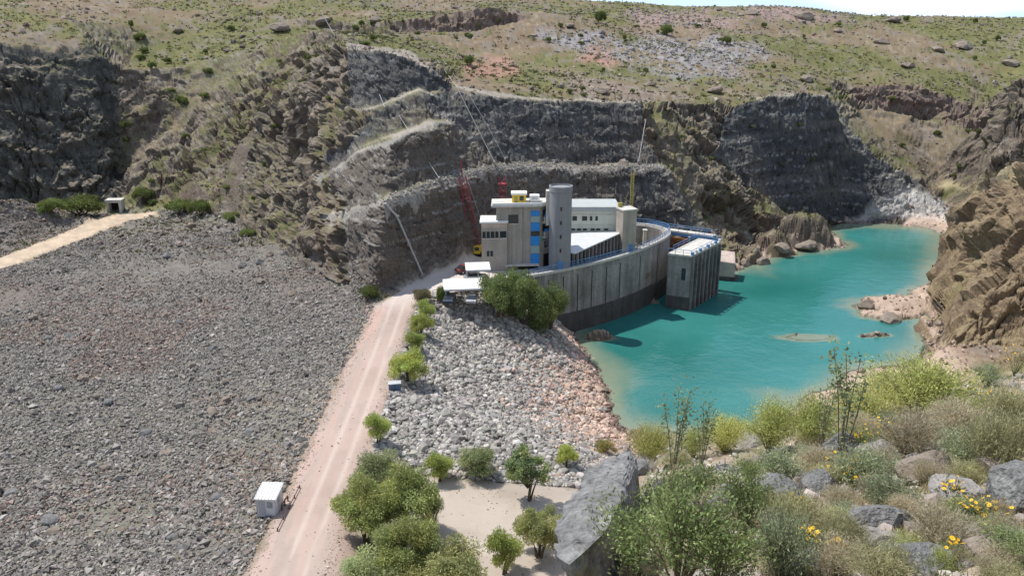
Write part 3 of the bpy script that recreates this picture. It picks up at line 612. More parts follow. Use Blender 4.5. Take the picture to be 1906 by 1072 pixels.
#@@S1
# ------------------------------------------------------------------ stones, leaves: shapes scattered by numpy
def ico():
    p = (1 + 5 ** .5) / 2
    V = np.array([(-1, p, 0), (1, p, 0), (-1, -p, 0), (1, -p, 0), (0, -1, p), (0, 1, p), (0, -1, -p), (0, 1, -p), (p, 0, -1), (p, 0, 1), (-p, 0, -1), (-p, 0, 1)]) / math.hypot(1, p)
    F = np.array([(0, 11, 5), (0, 5, 1), (0, 1, 7), (0, 7, 10), (0, 10, 11), (1, 5, 9), (5, 11, 4), (11, 10, 2), (10, 7, 6), (7, 1, 8), (3, 9, 4), (3, 4, 2), (3, 2, 6), (3, 6, 8), (3, 8, 9), (4, 9, 5), (2, 4, 11), (6, 2, 10), (8, 6, 7), (9, 8, 1)])
    return V, F
def rotmats(n):
    q = rng.normal(size=(n, 4)); q /= np.linalg.norm(q, axis=1)[:, None]; w, x, y, z = q.T
    return np.stack([np.stack([1 - 2 * (y * y + z * z), 2 * (x * y - z * w), 2 * (x * z + y * w)], -1), np.stack([2 * (x * y + z * w), 1 - 2 * (x * x + z * z), 2 * (y * z - x * w)], -1), np.stack([2 * (x * z - y * w), 2 * (y * z + x * w), 1 - 2 * (x * x + y * y)], -1)], 1)
def stones(name, P, size, cols, m, label, cat, lite=False):
    n = len(P); V, F = ico()
    if lite: V = np.array([(1, 0, 0), (-1, 0, 0), (0, 1, 0), (0, -1, 0), (0, 0, 1), (0, 0, -1.)]); F = np.array([(0, 2, 4), (2, 1, 4), (1, 3, 4), (3, 0, 4), (2, 0, 5), (1, 2, 5), (3, 1, 5), (0, 3, 5)])
    nv = len(V)
    T = V[None] * (1 + .6 * (rng.random((n, nv, 1)) - .5)) * rng.uniform(.55, 1.25, (n, 1, 3)) * (size[:, None, None] * .5)
    T = np.einsum('nij,nkj->nki', rotmats(n), T); T[:, :, 2] *= .8
    T += P[:, None, :]; T[:, :, 2] += (size * .12)[:, None]
    Fa = (F[None] + nv * np.arange(n)[:, None, None]).reshape(-1, 3)
    o = npmesh(name, T.reshape(-1, 3), Fa, m, attrs={'col': np.repeat(cols, nv, 0), 'bmp': np.full(n * nv, .35)})
    return tag(o, label, cat, kind='stuff')
M_STONE = mat_attr('loose_stone', fine=((3., .2),), bump=((4., .1),))
def greys(n, base, var, tint=.022):
    b = np.clip(rng.lognormal(0, var, n), .45, 1.9)
    c = np.array(base)[None] * b[:, None] * (1 + tint * rng.normal(size=(n, 3))); return np.clip(c, .02, .75)
def scatter_stones():
    n = 200000
    x = -22.6 - 112 * rng.random(n) ** .9; y = rng.uniform(40, 232, n)
    px, py = proj(x, y, np.full(n, 7.)); gro = [p[:2] for p in FOOT[:10]] + [(-22.9, 128.5), (-22.6, -30), (-400, -30), (-400, 230)]
    k = (px > -40) & inpoly(x, y, gro) & ~inpoly(x, y, BERMP) & (py < 1110); x, y = x[k], y[k]
    dens = fbm(x * .07, y * .07, o=3, s=201); k = rng.random(len(x)) < .62 + 1.1 * dens; x, y = x[k], y[k]; n = len(x)
    s = np.clip(rng.lognormal(-1.12, .40, n), .16, 1.3); s *= 1 + .5 * (rng.random(n) < .02)
    z = HT(x, y); c = greys(n, (.235, .217, .198), .28); r = fbm(x * .05, y * .05, o=3, s=203) > .12
    c[r & (rng.random(n) < .5)] *= np.array([1.02, .84, .78])
    m = 100000; x2 = -22.6 - 80 * rng.random(m); y2 = 44 + 103 * rng.random(m) ** 1.4; px, py = proj(x2, y2, np.full(m, 7.)); k = (px > -40) & (py < 1110); x2, y2 = x2[k], y2[k]; k = rng.random(len(x2)) < .75 + 1.1 * fbm(x2 * .06, y2 * .06, o=3, s=205); x2, y2 = x2[k], y2[k]; m = len(x2)
    c2 = greys(m, (.24, .222, .202), .29); c2[(fbm(x2 * .05, y2 * .05, o=3, s=203) > .05) & (rng.random(m) < .6)] *= np.array([1.02, .86, .80])
    x3 = -22.8 - 45 * rng.random(40000); y3 = rng.uniform(42, 84, 40000); px, py = proj(x3, y3, np.full(40000, 9.)); k = (px > -40) & (py < 1120) & (rng.random(40000) < .7 + 1.2 * fbm(x3 * .12, y3 * .12, o=3, s=207)); x2 = np.r_[x2, x3[k]]; y2 = np.r_[y2, y3[k]]; m = len(x2); c2 = np.r_[c2, greys(m - len(c2), (.24, .222, .202), .29)]
    x = np.r_[x, x2]; y = np.r_[y, y2]; z = np.r_[z, HT(x2, y2)]; s = np.r_[s, np.clip(rng.lognormal(-1.08, .42, m), .17, 1.4)]; c = np.r_[c, c2]
    stones('rockfill_stones', np.c_[x, y, z], s, c, M_STONE, 'loose grey and brown stones covering the wide slope left of the road', 'stones', lite=True)
    n = 30000; x = rng.uniform(-15.5, 19, n); y = rng.uniform(79, 149, n); k = inpoly(x, y, RIPP); x, y = x[k], y[k]; z = HT(x, y); k = z > -.6; x, y, z = x[k], y[k], z[k]; n = len(x)
    s = np.clip(rng.lognormal(-.62, .33, n), .28, 1.4)
    c = greys(n, (.335, .315, .29), .28); lo = z + rng.normal(size=n) * 1.7 + .035 * (y - 110) < 3.6; c[lo] = greys(int(lo.sum()), (.46, .34, .275), .24); wet = z < .35; c[wet] *= .45
    stones('riprap_stones', np.c_[x, y, z], s, c, M_STONE, 'pale angular stones heaped on the bank between road and water', 'stones')
    n = 5000; side = rng.random(n) < .5; y = rng.uniform(55, 135, n); x = np.where(side, -22.3 + rng.normal(size=n) * .55, -15.9 + rng.normal(size=n) * .4); x = np.where(rng.random(n) < .05, rng.uniform(-22, -16, n), x); z = HT(x, y)
    stones('road_gravel', np.c_[x, y, z], np.clip(rng.lognormal(-2.3, .5, n), .05, .35), greys(n, (.44, .37, .32), .25), M_STONE, 'loose gravel spilled along the edges of the dirt road', 'gravel', lite=True)
    n = 5000; x = rng.uniform(-14, 13, n); y = rng.uniform(34, 82, n); k = inpoly(x, y, PARKP) & ((fbm(x * .25, y * .25, o=3, s=211) + .3 * rng.normal(size=n)) > .1); x, y = x[k], y[k]; z = HT(x, y); n = len(x)
    stones('parking_gravel', np.c_[x, y, z], np.clip(rng.lognormal(-2.2, .5, n), .05, .4), greys(n, (.38, .33, .28), .3), M_STONE, 'loose gravel lying on the pale parking ground', 'gravel', lite=True)
    # shore and foot of cliffs
    n = 9000; x = rng.uniform(12, 130, n); y = rng.uniform(92, 246, n); z, Mk = HT(x, y, True); k = (z > -.1) & (z < 4) & ~inpoly(x, y, RIPP) & (Mk['flat'] < .1) & (rng.random(n) < .8); x, y, z = x[k], y[k], z[k]; n = len(x)
    c = greys(n, (.36, .27, .22), .3); c[z < .3] *= .5
    stones('shore_stones', np.c_[x, y, z], np.clip(rng.lognormal(-.9, .5, n), .15, 1.6), c, M_STONE, 'scattered brown and pink stones along the far and near shore', 'stones')
scatter_stones()

def boulder_mesh(seed, sub=3, cuts=9, flat=.75):
    r = random.Random(seed); bm = bmesh.new(); bmesh.ops.create_icosphere(bm, subdivisions=2, radius=1)
    for _ in range(cuts):
        n = Vector((r.gauss(0, 1), r.gauss(0, 1), r.gauss(0, 1))).normalized(); d = r.uniform(.55, .85)
        g = bmesh.ops.bisect_plane(bm, geom=bm.verts[:] + bm.edges[:] + bm.faces[:], plane_co=n * d, plane_no=n, clear_outer=True)
        e = [x for x in g['geom_cut'] if isinstance(x, bmesh.types.BMEdge)]
        if e: bmesh.ops.edgeloop_fill(bm, edges=e)
    bmesh.ops.triangulate(bm, faces=bm.faces); bmesh.ops.subdivide_edges(bm, edges=bm.edges[:], cuts=2 if sub > 2 else 1, use_grid_fill=True)
    for v in bm.verts:
        p = np.array(v.co) * 2.5
        k = fbm(np.array([p[0]]), np.array([p[1]]), np.array([p[2] + seed]), 3, seed)[0]; v.co *= 1 + .07 * k; v.co.z *= flat
    me = bpy.data.meshes.new('boulder'); bm.to_mesh(me); bm.free()
    for p in me.polygons: p.use_smooth = False
    return me
M_BOULD = mat('grey_boulder', (.19, .188, .185), .95, n1=(1.5, .28), n2=(11., .35), bump=(7, .9, .09))
M_BOULDB = mat('brown_boulder', (.24, .20, .165), .95, n1=(2.5, .25), n2=(14., .25), bump=(9, .7, .05))
M_BOULDP = mat('pale_boulder', (.29, .27, .25), .95, n1=(2.5, .2), n2=(14., .25), bump=(9, .7, .05))
BM_ = [boulder_mesh(300 + i) for i in range(7)]
def boulder(px, py, w, h, label, m=M_BOULD, k=0, group=None, cat='boulder', name='boulder'):
    p = hit(px, py); d = (p - Vector((0, 0, CH))).length; s = w * d / FP
    me = BM_[k % 7].copy(); me.materials.append(m)
    o = bpy.data.objects.new(name, me); COL.objects.link(o); o.location = p + Vector((0, 0, .12 * s)); o.scale = (s * .62, s * .55, s * .62 * min(1.2, max(.5, h / w)) * 1.2)
    o.rotation_euler = (.15 * math.sin(k), .2 * math.cos(k * 2), k * 1.7)
    return tag(o, label, cat, group)
def ridge_slab():
    top = [(1172, 829, 13.4), (1092, 872, 11.6), (1028, 985, 8.6), (1034, 1020, 7.9), (1062, 1048, 7.4), (1090, 1024, 7.6), (1124, 992, 8.0), (1150, 940, 8.9), (1184, 868, 11.9)]
    T = [Vector(PY(*p)) for p in top]; c = sum(T, Vector()) / len(T)
    bm = bmesh.new()
    for p in T: bm.verts.new(p)
    for p in T: bm.verts.new(c + (p - c) * .8 + Vector((.25, .35, -1.0)))
    bm.verts.new(c + Vector((-.12, 0, .10)))
    h = bmesh.ops.convex_hull(bm, input=bm.verts[:]); bmesh.ops.delete(bm, geom=[g for g in h['geom_interior'] if isinstance(g, bmesh.types.BMVert)], context='VERTS')
    bmesh.ops.triangulate(bm, faces=bm.faces)
    for _ in range(4):
        bmesh.ops.subdivide_edges(bm, edges=[e for e in bm.edges if e.calc_length() > .12], cuts=1); bmesh.ops.triangulate(bm, faces=bm.faces)
    P = np.array([v.co for v in bm.verts]); n = .14 * fbm(P[:, 0] * 1.7, P[:, 1] * 1.7, P[:, 2] * 1.7, 5, 5, .6) + .05 * fbm(P[:, 0] * 7, P[:, 1] * 7, P[:, 2] * 7, 3, 6) + .10 * (cell(P[:, 0] * 1.8 + P[:, 2], P[:, 1] * 1.8 + P[:, 2], 8)[0] - .5)
    bm.normal_update()
    for v, k in zip(bm.verts, n): v.co += v.normal * float(k)
    me = bpy.data.meshes.new('boulder'); bm.to_mesh(me); bm.free(); me.materials.append(M_BOULD)
    o = bpy.data.objects.new('boulder', me); COL.objects.link(o)
    tag(o, 'huge slanting grey slab of rock with a dark undercut, left end of the near slope', 'boulder')
ridge_slab()
NB = [(1568, 846, 74, 56, 'rounded grey boulder behind yellow flowers, in front of the pale bush', M_BOULD), (1893, 945, 100, 110, 'big smooth blue-grey boulder cut by the right edge of the picture', M_BOULD),
      (1640, 985, 95, 60, 'domed grey boulder low on the stony slope', M_BOULD), (1786, 930, 84, 26, 'long pale boulder left of the big blue-grey one', M_BOULDP), (1345, 945, 70, 75, 'upright grey boulder seen through the green leaves', M_BOULD),
      (1442, 945, 90, 90, 'tall pale grey boulder beside the dark twigs', M_BOULD), (1530, 915, 70, 55, 'blocky boulder with a dark cleft under its top', M_BOULD), (1724, 882, 90, 40, 'flat grey-pink boulder in the middle of the dry bushes', M_BOULDB),
      (1190, 880, 38, 40, 'small grey block leaning on the huge slab', M_BOULD), (1632, 1010, 70, 30, 'nearly white flat stone at the foot of the domed boulder', M_BOULDP), (1735, 838, 34, 22, 'small white boulder between two dry bushes', M_BOULDP),
      (1630, 842, 60, 34, 'pale boulder half hidden by yellow flowers', M_BOULDP), (1860, 885, 70, 40, 'brown ledge boulder above the big blue-grey one', M_BOULDB), (1500, 1062, 80, 40, 'low grey boulder on the bottom edge of the picture', M_BOULD),
      (1700, 1060, 110, 40, 'wide flat grey boulder on the bottom edge under a brown tuft', M_BOULD), (1850, 1040, 90, 40, 'reddish boulder in the bottom right corner', M_BOULDB), (1205, 868, 60, 30, 'low stone under the leftmost pale bush', M_BOULDP), (1395, 828, 60, 25, 'pale stone beneath the bushes on the brow', M_BOULDP)]
for i, b in enumerate(NB): boulder(*b[:5], m=b[5], k=i)
for i in range(46):
    px = random.uniform(1180, 1900); lim = 850 - (px - 1180) * .2; py = random.uniform(max(lim, 730) + 25, 1070)
    boulder(px, py, random.uniform(20, 48), random.uniform(12, 30), 'fist-to-head sized stone lying loose on the near slope', random.choice([M_BOULD, M_BOULDP, M_BOULDB]), i, 'loose stones of the near slope', 'stone', 'stone')
for i in range(46):
    px = random.uniform(10, 600); py = random.uniform(440, 1040)
    if px > 560 - (py - 560) * .25 and py > 520: px *= .6
    if py < 520 and px < 260: py += 120
    boulder(px, py, random.uniform(12, 24) * (.6 + .5 * (py - 400) / 600), 12, 'dark boulder larger than the stones around it on the grey slope', random.choice([M_BOULD, M_BOULDB]), i, 'big boulders on the rockfill slope')
SH = [(1418, 490, 26, 20, 'dark angular boulder at the water below the spur'), (1500, 462, 34, 20, 'brown boulder where the spur knob meets the lake'), (1455, 466, 26, 18, 'brown boulder on the little pink beach'), (1385, 494, 24, 18, 'grey boulder between the concrete block and the point'),
      (1612, 570, 26, 18, 'dark rock at the tip of the pink peninsula'), (1655, 600, 36, 10, 'low dark rock on the near edge of the pink peninsula'), (1474, 620, 14, 20, 'lone small rock sticking out over the drowned shoal')]
for i, (px, py, w, h) in enumerate([(1640, 82, 46, 16), (1745, 96, 40, 18), (1690, 126, 40, 14), (1495, 34, 60, 12), (1660, 42, 50, 10), (1880, 122, 44, 20), (1792, 90, 56, 22), (1400, 28, 40, 10), (1500, 150, 44, 12), (1210, 160, 40, 12), (1120, 172, 50, 12), (1330, 172, 50, 14), (1060, 52, 40, 10), (700, 40, 44, 12), (600, 45, 60, 16), (520, 56, 60, 16), (330, 60, 40, 14), (1560, 60, 30, 10)]):
    boulder(px, py, w * .5, h * .42, 'low brown rock outcrop breaking through the grass of the far hillside', M_BOULDB, i, 'rock outcrops of the far hillside', 'rock outcrop', 'rock_outcrop')
for i, b in enumerate(SH): boulder(*b, m=M_BOULDB, k=i + 3, name='rock')
# ------------------------------------------------------------------ foliage
def leaf_mat(name, tr=.38):
    m = bpy.data.materials.new(name); m.use_nodes = True; t = m.node_tree; b = t.nodes['Principled BSDF']; o = t.nodes['Material Output']
    a = t.nodes.new('ShaderNodeAttribute'); a.attribute_name = 'col'
    oi = t.nodes.new('ShaderNodeObjectInfo'); hs = t.nodes.new('ShaderNodeHueSaturation'); mr = t.nodes.new('ShaderNodeMapRange'); mr.inputs[3].default_value = .8; mr.inputs[4].default_value = 1.2
    t.links.new(oi.outputs['Random'], mr.inputs[0]); t.links.new(mr.outputs[0], hs.inputs['Value']); t.links.new(a.outputs['Color'], hs.inputs['Color'])
    t.links.new(hs.outputs[0], b.inputs['Base Color']); b.inputs['Roughness'].default_value = .6; b.inputs['Specular IOR Level'].default_value = .25
    tl = t.nodes.new('ShaderNodeBsdfTranslucent'); t.links.new(hs.outputs[0], tl.inputs[0]); x = t.nodes.new('ShaderNodeMixShader'); x.inputs[0].default_value = tr
    t.links.new(b.outputs[0], x.inputs[1]); t.links.new(tl.outputs[0], x.inputs[2]); t.links.new(x.outputs[0], o.inputs[0]); return m
M_LEAF = leaf_mat('foliage'); M_GRASS = leaf_mat('grass_blades', .2)
M_BARK = mat('bark', (.10, .075, .055), .95, n1=(6, .3), bump=(12, .6, .02)); M_TWIG = mat('dry_twig', (.22, .17, .12), .95, n1=(6, .3))
def leaves(P, N, ln, wd, cols):
    """rhombic leaves at P along directions N"""
    n = len(P); N = N / np.linalg.norm(N, axis=1)[:, None]; r = rng.normal(size=(n, 3)); S = np.cross(N, r); S /= np.linalg.norm(S, axis=1)[:, None]
    ln = np.broadcast_to(ln, n)[:, None]; wd = np.broadcast_to(wd, n)[:, None]
    V = np.stack([P, P + N * ln * .45 + S * wd * .5, P + N * ln, P + N * ln * .45 - S * wd * .5], 1).reshape(-1, 3)
    F = np.arange(4 * n).reshape(-1, 4); return V, F, np.repeat(cols, 4, 0)
def crown_pts(n, clumps, rx, rz, cz, cr, seed):
    g = np.random.default_rng(seed); d = g.normal(size=(clumps, 3)); d /= np.linalg.norm(d, axis=1)[:, None]; d[:, 2] = np.where(d[:, 2] < -.35, -d[:, 2], d[:, 2])
    rad = g.uniform(.25, 1, clumps) ** .5; C = d * rad[:, None] * np.array([rx, rx, rz]) * g.uniform(.75, 1.1, (clumps, 1)); C[:, 2] += cz
    k = g.integers(0, clumps, n); q = g.normal(size=(n, 3)); q /= np.linalg.norm(q, axis=1)[:, None]; q *= (g.random(n) ** .45)[:, None]
    sz = cr * g.uniform(.6, 1.25, clumps); P = C[k] + q * sz[k][:, None] * np.array([1, 1, .75]); return P, q, k, C, g
def make_crown(n, clumps, rx, rz, cz, cr, ll, lw, base, seed, droop=.3, var=.17):
    P, q, k, C, g = crown_pts(n, clumps, rx, rz, cz, cr, seed)
    N = q + .6 * g.normal(size=(n, 3)); N[:, 2] -= droop
    tone = np.exp(g.normal(0, var * .7, clumps))[k] * np.exp(g.normal(0, var, n)); hue = g.normal(0, .035, clumps)[k]
    c = np.array(base)[None] * tone[:, None] * np.stack([1 + hue, np.ones(n), 1 - hue], -1)
    V, F, cc = leaves(P, N, g.uniform(.7, 1.3, n) * ll, g.uniform(.7, 1.3, n) * lw, np.clip(c, .01, .7)); return V, F, cc, C
def tree_proto(name, n, clumps, rx, rz, cz, cr, ll, lw, base, seed, trunk_r=.16, stems=1, droop=.3):
    root = empty(name, (0, 0, -50)); V, F, cc, C = make_crown(n, clumps, rx, rz, cz, cr, ll, lw, base, seed, droop)
    npmesh('crown', V, F, M_LEAF, parent=root, attrs={'col': cc})
    r = random.Random(seed); mb = MB()
    for s in range(stems):
        ax, ay = r.uniform(-.25, .25) * stems, r.uniform(-.25, .25) * stems; top = Vector((ax * 1.5, ay * 1.5, cz))
        mb.tube([(ax * .2, ay * .2, -.3), (ax * .6, ay * .6, cz * .35), (ax, ay, cz * .7), top], [trunk_r * 1.3, trunk_r, trunk_r * .75, trunk_r * .5], 7)
    for c in C[::max(1, len(C) // 16)]:
        b = Vector((0, 0, cz * r.uniform(.4, .75))); c = Vector(c); mb.tube([b, b.lerp(c, .5) + Vector((0, 0, .15)), c], [trunk_r * .5, trunk_r * .3, trunk_r * .12], 5)
    mb.build('trunk', M_BARK, root); return root
G_PEP = (.36, .40, .155); G_YEL = (.47, .51, .14); G_DRK = (.225, .28, .11); G_OLV = (.39, .40, .17); G_GRY = (.34, .38, .18)
PR = {'pep': tree_proto('tree', 20900, 34, 2.2, 1.9, 2.1, .72, .21, .065, G_PEP, 1, .15, 2, .5), 'pep2': tree_proto('tree', 17100, 30, 2.1, 2.1, 2.3, .75, .21, .065, G_GRY, 2, .15, 3, .5),
      'yel': tree_proto('tree', 9880, 22, 1.5, 1.15, 1.45, .52, .17, .06, G_YEL, 3, .09, 2, .3), 'yel2': tree_proto('tree', 9120, 19, 1.5, 1.1, 1.3, .55, .17, .06, (.37, .43, .13), 4, .09, 3, .2),
      'drk': tree_proto('tree', 20900, 36, 2.4, 1.7, 1.25, .75, .21, .07, G_DRK, 5, .14, 4, .3), 'olv': tree_proto('tree', 22800, 40, 2.5, 1.9, 1.9, .7, .21, .06, G_OLV, 6, .14, 3, .4),
      'spa': tree_proto('tree', 4940, 30, 1.5, 1.9, 2.6, .42, .22, .12, (.24, .29, .13), 7, .07, 3, .2), 'bush': tree_proto('bush', 6080, 20, 1.5, .8, .7, .5, .17, .06, (.18, .22, .07), 8, .07, 3, .1),
      'och': tree_proto('bush', 5700, 22, 1.5, .9, .9, .5, .17, .06, (.42, .36, .14), 9, .07, 3, .1), 'brn': tree_proto('bush', 6840, 24, 1.5, .9, .9, .5, .17, .055, (.27, .24, .13), 10, .07, 3, .1)}
PROTO_H = dict(pep=4.3, pep2=4.7, yel=2.8, yel2=2.6, drk=3.3, olv=4.1, spa=4.7, bush=1.7, och=2.0, brn=2.0); PROTO_W = dict(pep=5.2, pep2=5.0, yel=3.6, yel2=3.6, drk=5.6, olv=5.7, spa=3.5, bush=3.7, och=3.7, brn=3.7)
used_p = set()
def grow(kind, px, py, w, h, label, cat='tree', group=None, rz=None, name=None, pos=None):
    p = pos or hit(px, py); d = (p - Vector((0, 0, CH))).length
    o = PR[kind]
    if kind in used_p: o = copy_tree(o)
    used_p.add(kind)
    if name: o.name = name
    el = math.atan2(CH - p.z, math.hypot(p.x, p.y)); sw = w * d / FP / PROTO_W[kind]; hh = max(h * d / FP - .55 * w * d / FP * math.sin(el), .35 * h * d / FP) / math.cos(el)
    o.location = p - Vector((0, 0, .1)); o.scale = (sw, sw, hh / PROTO_H[kind]); o.rotation_euler = (0, 0, rz if rz is not None else random.uniform(0, 6.3))
    for kx in ('label', 'group'):
        if kx in o: del o[kx]
    return tag(o, label, cat, group)
TR = [('yel', 758, 714, 80, 82, 'bright green tree beside the blue-grey box at the road edge'), ('yel2', 770, 655, 52, 48, 'small yellow-green tree, next beyond the one with the blue-grey box'), ('yel', 786, 625, 48, 56, 'narrow yellow-green tree midway up the row beside the road'),
      ('yel2', 793, 592, 42, 42, 'yellow-green bushy tree where the road widens'), ('brn', 786, 566, 56, 40, 'brownish bush at the corner of the paved yard'), ('bush', 826, 566, 34, 44, 'little green bush left of the blue railing'),
      ('yel2', 702, 822, 60, 66, 'lone small round tree on the road edge above the big clump'), ('pep2', 712, 918, 110, 100, 'grey-green tree at the top of the big clump beside the road'), ('pep', 685, 1010, 130, 150, 'broad green tree on the road side of the big clump'),
      ('pep', 752, 1000, 130, 160, 'tallest green tree in the middle of the big clump'), ('pep2', 800, 985, 60, 90, 'slim tree on the parking side of the big clump'), ('olv', 830, 1120, 180, 150, 'wide olive tree at the bottom edge of the picture'), ('pep2', 690, 1110, 120, 110, 'dark-hearted tree at the foot of the big clump'),
      ('pep', 760, 1085, 140, 150, 'yellowish green tree between the broad tree and the wide olive one'),
      ('yel2', 815, 893, 68, 66, 'low tree at the left end of the parking ground row, over a brown shadow'), ('pep2', 888, 886, 84, 76, 'round grey-green tree second in the parking ground row'), ('spa', 982, 930, 84, 118, 'thin leafy tree with gaps standing in the parking ground row'),
      ('olv', 1003, 1035, 100, 118, 'drooping olive tree left of the huge slab'), ('yel2', 935, 1064, 84, 96, 'light green tree at the bottom of the parking ground'), ('yel', 1056, 870, 42, 58, 'tiny round tree alone at the right end of the parking ground'),
      ('och', 1126, 846, 52, 42, 'ochre bush between parking ground and lake corner'), ('drk', 930, 588, 100, 104, 'dark green tree left of the three below the concrete building'), ('drk', 972, 602, 112, 122, 'dark green tree in the middle below the concrete building'),
      ('drk', 1020, 614, 96, 104, 'dark green tree nearest the curved wall'), ('bush', 687, 556, 46, 34, 'bright bush at the foot of the cliff where the road ends'), ('bush', 152, 402, 84, 46, 'dark bushy tree at the foot of the dark cliff'),
      ('bush', 98, 398, 56, 34, 'dark tree half behind the stone mound'), ('bush', 335, 398, 60, 34, 'green bush right of the concrete portal'), ('bush', 372, 400, 50, 34, 'green bush at the head of the rockfill slope'), ('bush', 268, 374, 46, 30, 'dark tree above the concrete portal'),
      ('bush', 432, 412, 44, 24, 'low bush on the groin just below the crest'), ('bush', 462, 440, 40, 20, 'low bush halfway along the groin of the rockfill')]
for t in TR: grow(*t[:5], t[5], cat='bush' if t[0] in ('bush', 'och', 'brn') else 'tree')
# shrubs one can tell apart on the far hillside
hs_proto = None
def hill_shrub(px, py, w, label, group=None, kind='bush'): return grow(kind, px, py, w, w * .8, label, 'shrub', group, name='shrub')
hill_shrub(1117, 44, 30, 'round green shrub high on the far hillside under the skyline'); hill_shrub(1240, 66, 26, 'round green shrub above the grey scree patch'); hill_shrub(872, 122, 24, 'dark shrub beside the pink patch of soil'); hill_shrub(1352, 84, 22, 'dark shrub in the upper part of the grey scree patch')
for i in range(64):
    px = random.uniform(560, 1900); py = random.uniform(36, 180) if px < 1250 else random.uniform(40, 330)
    p = hit(px, py)
    if p.y < 200: continue
    grow('bush', px, py, random.uniform(7, 16), random.uniform(6, 11), 'small green shrub dotted over the grassy far hillside', 'shrub', 'shrubs dotted over the far hillside', name='shrub', pos=p)
for i in range(60):
    px = random.uniform(225, 700); py = random.uniform(40, 400); p = hit(px, py)
    if p.y < 190: continue
    grow('bush', px, py, random.uniform(10, 24), random.uniform(8, 15), 'dull green shrub growing among the broken rocks left of the cut cliffs', 'shrub', 'shrubs among the rocks left of the cut cliffs', name='shrub', pos=p)
def hill_tufts():
    n = 26000; y = 185 + 250 * rng.random(n) ** 1.2; x = (rng.random(n) * 2 - 1) * .72 * y; z, Mk = HT(x, y, True)
    k = (Mk['rock'] < .5) & (Mk['cut'] < .5) & (z > 3) & (Mk['flat'] < .2) & (fbm(x * .03, y * .03, o=4, s=111) + .5 * fbm(x * .15, y * .15, o=3, s=112) + .35 * rng.normal(size=n) > -.02)
    x, y, z = x[k], y[k], z[k]; n = len(x)
    k = np.repeat(np.arange(n), 7); s = rng.uniform(.25, .8, n)[k]; d = rng.normal(size=(len(k), 3)); d[:, 2] = np.abs(d[:, 2]) + .4
    P = np.c_[x, y, z][k] + d * np.array([.3, .3, .0]) * s[:, None]; base = np.where((rng.random(n) < .3)[:, None], np.array([[.11, .13, .05]]), np.array([[.20, .18, .08]])) * rng.uniform(.6, 1.3, (n, 1))
    V, F, c = leaves(P, d, s, s * .6, base[k]); tag(npmesh('hillside_grass', V, F, M_GRASS, attrs={'col': c}), 'tufts of grass and scrub over the far hillside', 'grass', kind='stuff')
hill_tufts()
def hill_stones():
    n = 30000; y = 185 + 250 * rng.random(n) ** 1.1; x = (rng.random(n) * 2 - 1) * .72 * y; z, Mk = HT(x, y, True)
    px, py = proj(x, y, z); sc = inpoly(px, py, [(1090, 60), (1200, 75), (1330, 70), (1420, 85), (1430, 110), (1350, 145), (1270, 150), (1150, 120), (1010, 75), (1000, 55)]) | inpoly(px, py, [(1160, 15), (1600, 10), (1600, 45), (1180, 52)])
    k = (Mk['rock'] < .5) & (z > 3) & (Mk['flat'] < .2) & (sc | (fbm(x * .05, y * .05, o=3, s=351) + .3 * rng.normal(size=n) > .15)); x, y, z, sc = x[k], y[k], z[k], sc[k]; n = len(x)
    c = greys(n, (.23, .19, .165), .35); c[sc] = greys(int(sc.sum()), (.27, .25, .255), .3); stones('hillside_stones', np.c_[x, y, z], np.clip(rng.lognormal(-.55, .5, n), .25, 2.4), c, M_STONE, 'loose stones and scree strewn over the far hillside', 'stones')
hill_stones()
# near slope: shrubs, tufts, flowers
def near_proto(name, n, w, h, ll, lw, base, seed, fan=1., stems=14, sc=M_TWIG, sr=.006):
    """spray of thin stems carrying small leaves, real size in metres"""
    g = np.random.default_rng(seed); root = empty(name, (0, 0, -60)); mb = MB(); tips = []
    for s in range(stems):
        a = g.uniform(0, 6.283); t = g.uniform(.15, 1) * fan; d = Vector((math.cos(a) * t * w * .5, math.sin(a) * t * w * .5, h * g.uniform(.65, 1.) * math.sqrt(max(.08, 1 - .55 * t * t)))); m_ = d * .5 + Vector((0, 0, h * .08)); q = Vector(tuple(g.uniform(-.03, .03, 3)))
        mb.tube([(0, 0, -.03), m_ + q, d], [sr, sr * .8, sr * .4], 4, cap=False); tips.append((m_ + q, d))
    mb.build('stem', sc, root)
    k = g.integers(0, stems, n); f = g.random(n) ** .6; A = np.array([t[0] for t in tips])[k]; B = np.array([t[1] for t in tips])[k]
    P = np.where((f < .4)[:, None], A * (f / .4)[:, None] * .6 + A * .4, A + (B - A) * ((f - .4) / .6)[:, None]) + g.normal(size=(n, 3)) * np.array([w, w, h * .8]) * .075
    N = (B - A) / np.linalg.norm(B - A, axis=1)[:, None] + .9 * g.normal(size=(n, 3)); tone = np.exp(g.normal(0, .15, stems))[k] * np.exp(g.normal(0, .22, n)) 
    V, F, c = leaves(P, N, ll * g.uniform(.6, 1.3, n), lw * g.uniform(.7, 1.2, n), np.clip(np.array(base)[None] * tone[:, None], .01, .7)); npmesh('foliage', V, F, M_LEAF, parent=root, attrs={'col': c}); return root
NP = {'pale': near_proto('bush', 10000, 1.5, .8, .05, .014, (.55, .55, .19), 41, stems=80), 'pale2': near_proto('bush', 8000, 1.4, .85, .05, .015, (.43, .46, .16), 42, stems=70), 'leafy': near_proto('bush', 3000, 1.0, 1.1, .042, .022, (.22, .275, .105), 43, stems=26, sr=.008),
      'dry': near_proto('bush', 6000, 1.0, .6, .09, .007, (.55, .47, .32), 44, stems=80), 'dryg': near_proto('bush', 6500, 1.0, .6, .07, .009, (.42, .40, .22), 45, stems=60), 'gry': near_proto('bush', 4500, .9, .6, .045, .014, (.33, .37, .22), 46, stems=36),
      'tall': near_proto('plant', 420, .5, 1.6, .045, .026, (.27, .32, .16), 47, fan=.7, stems=5, sr=.007)}
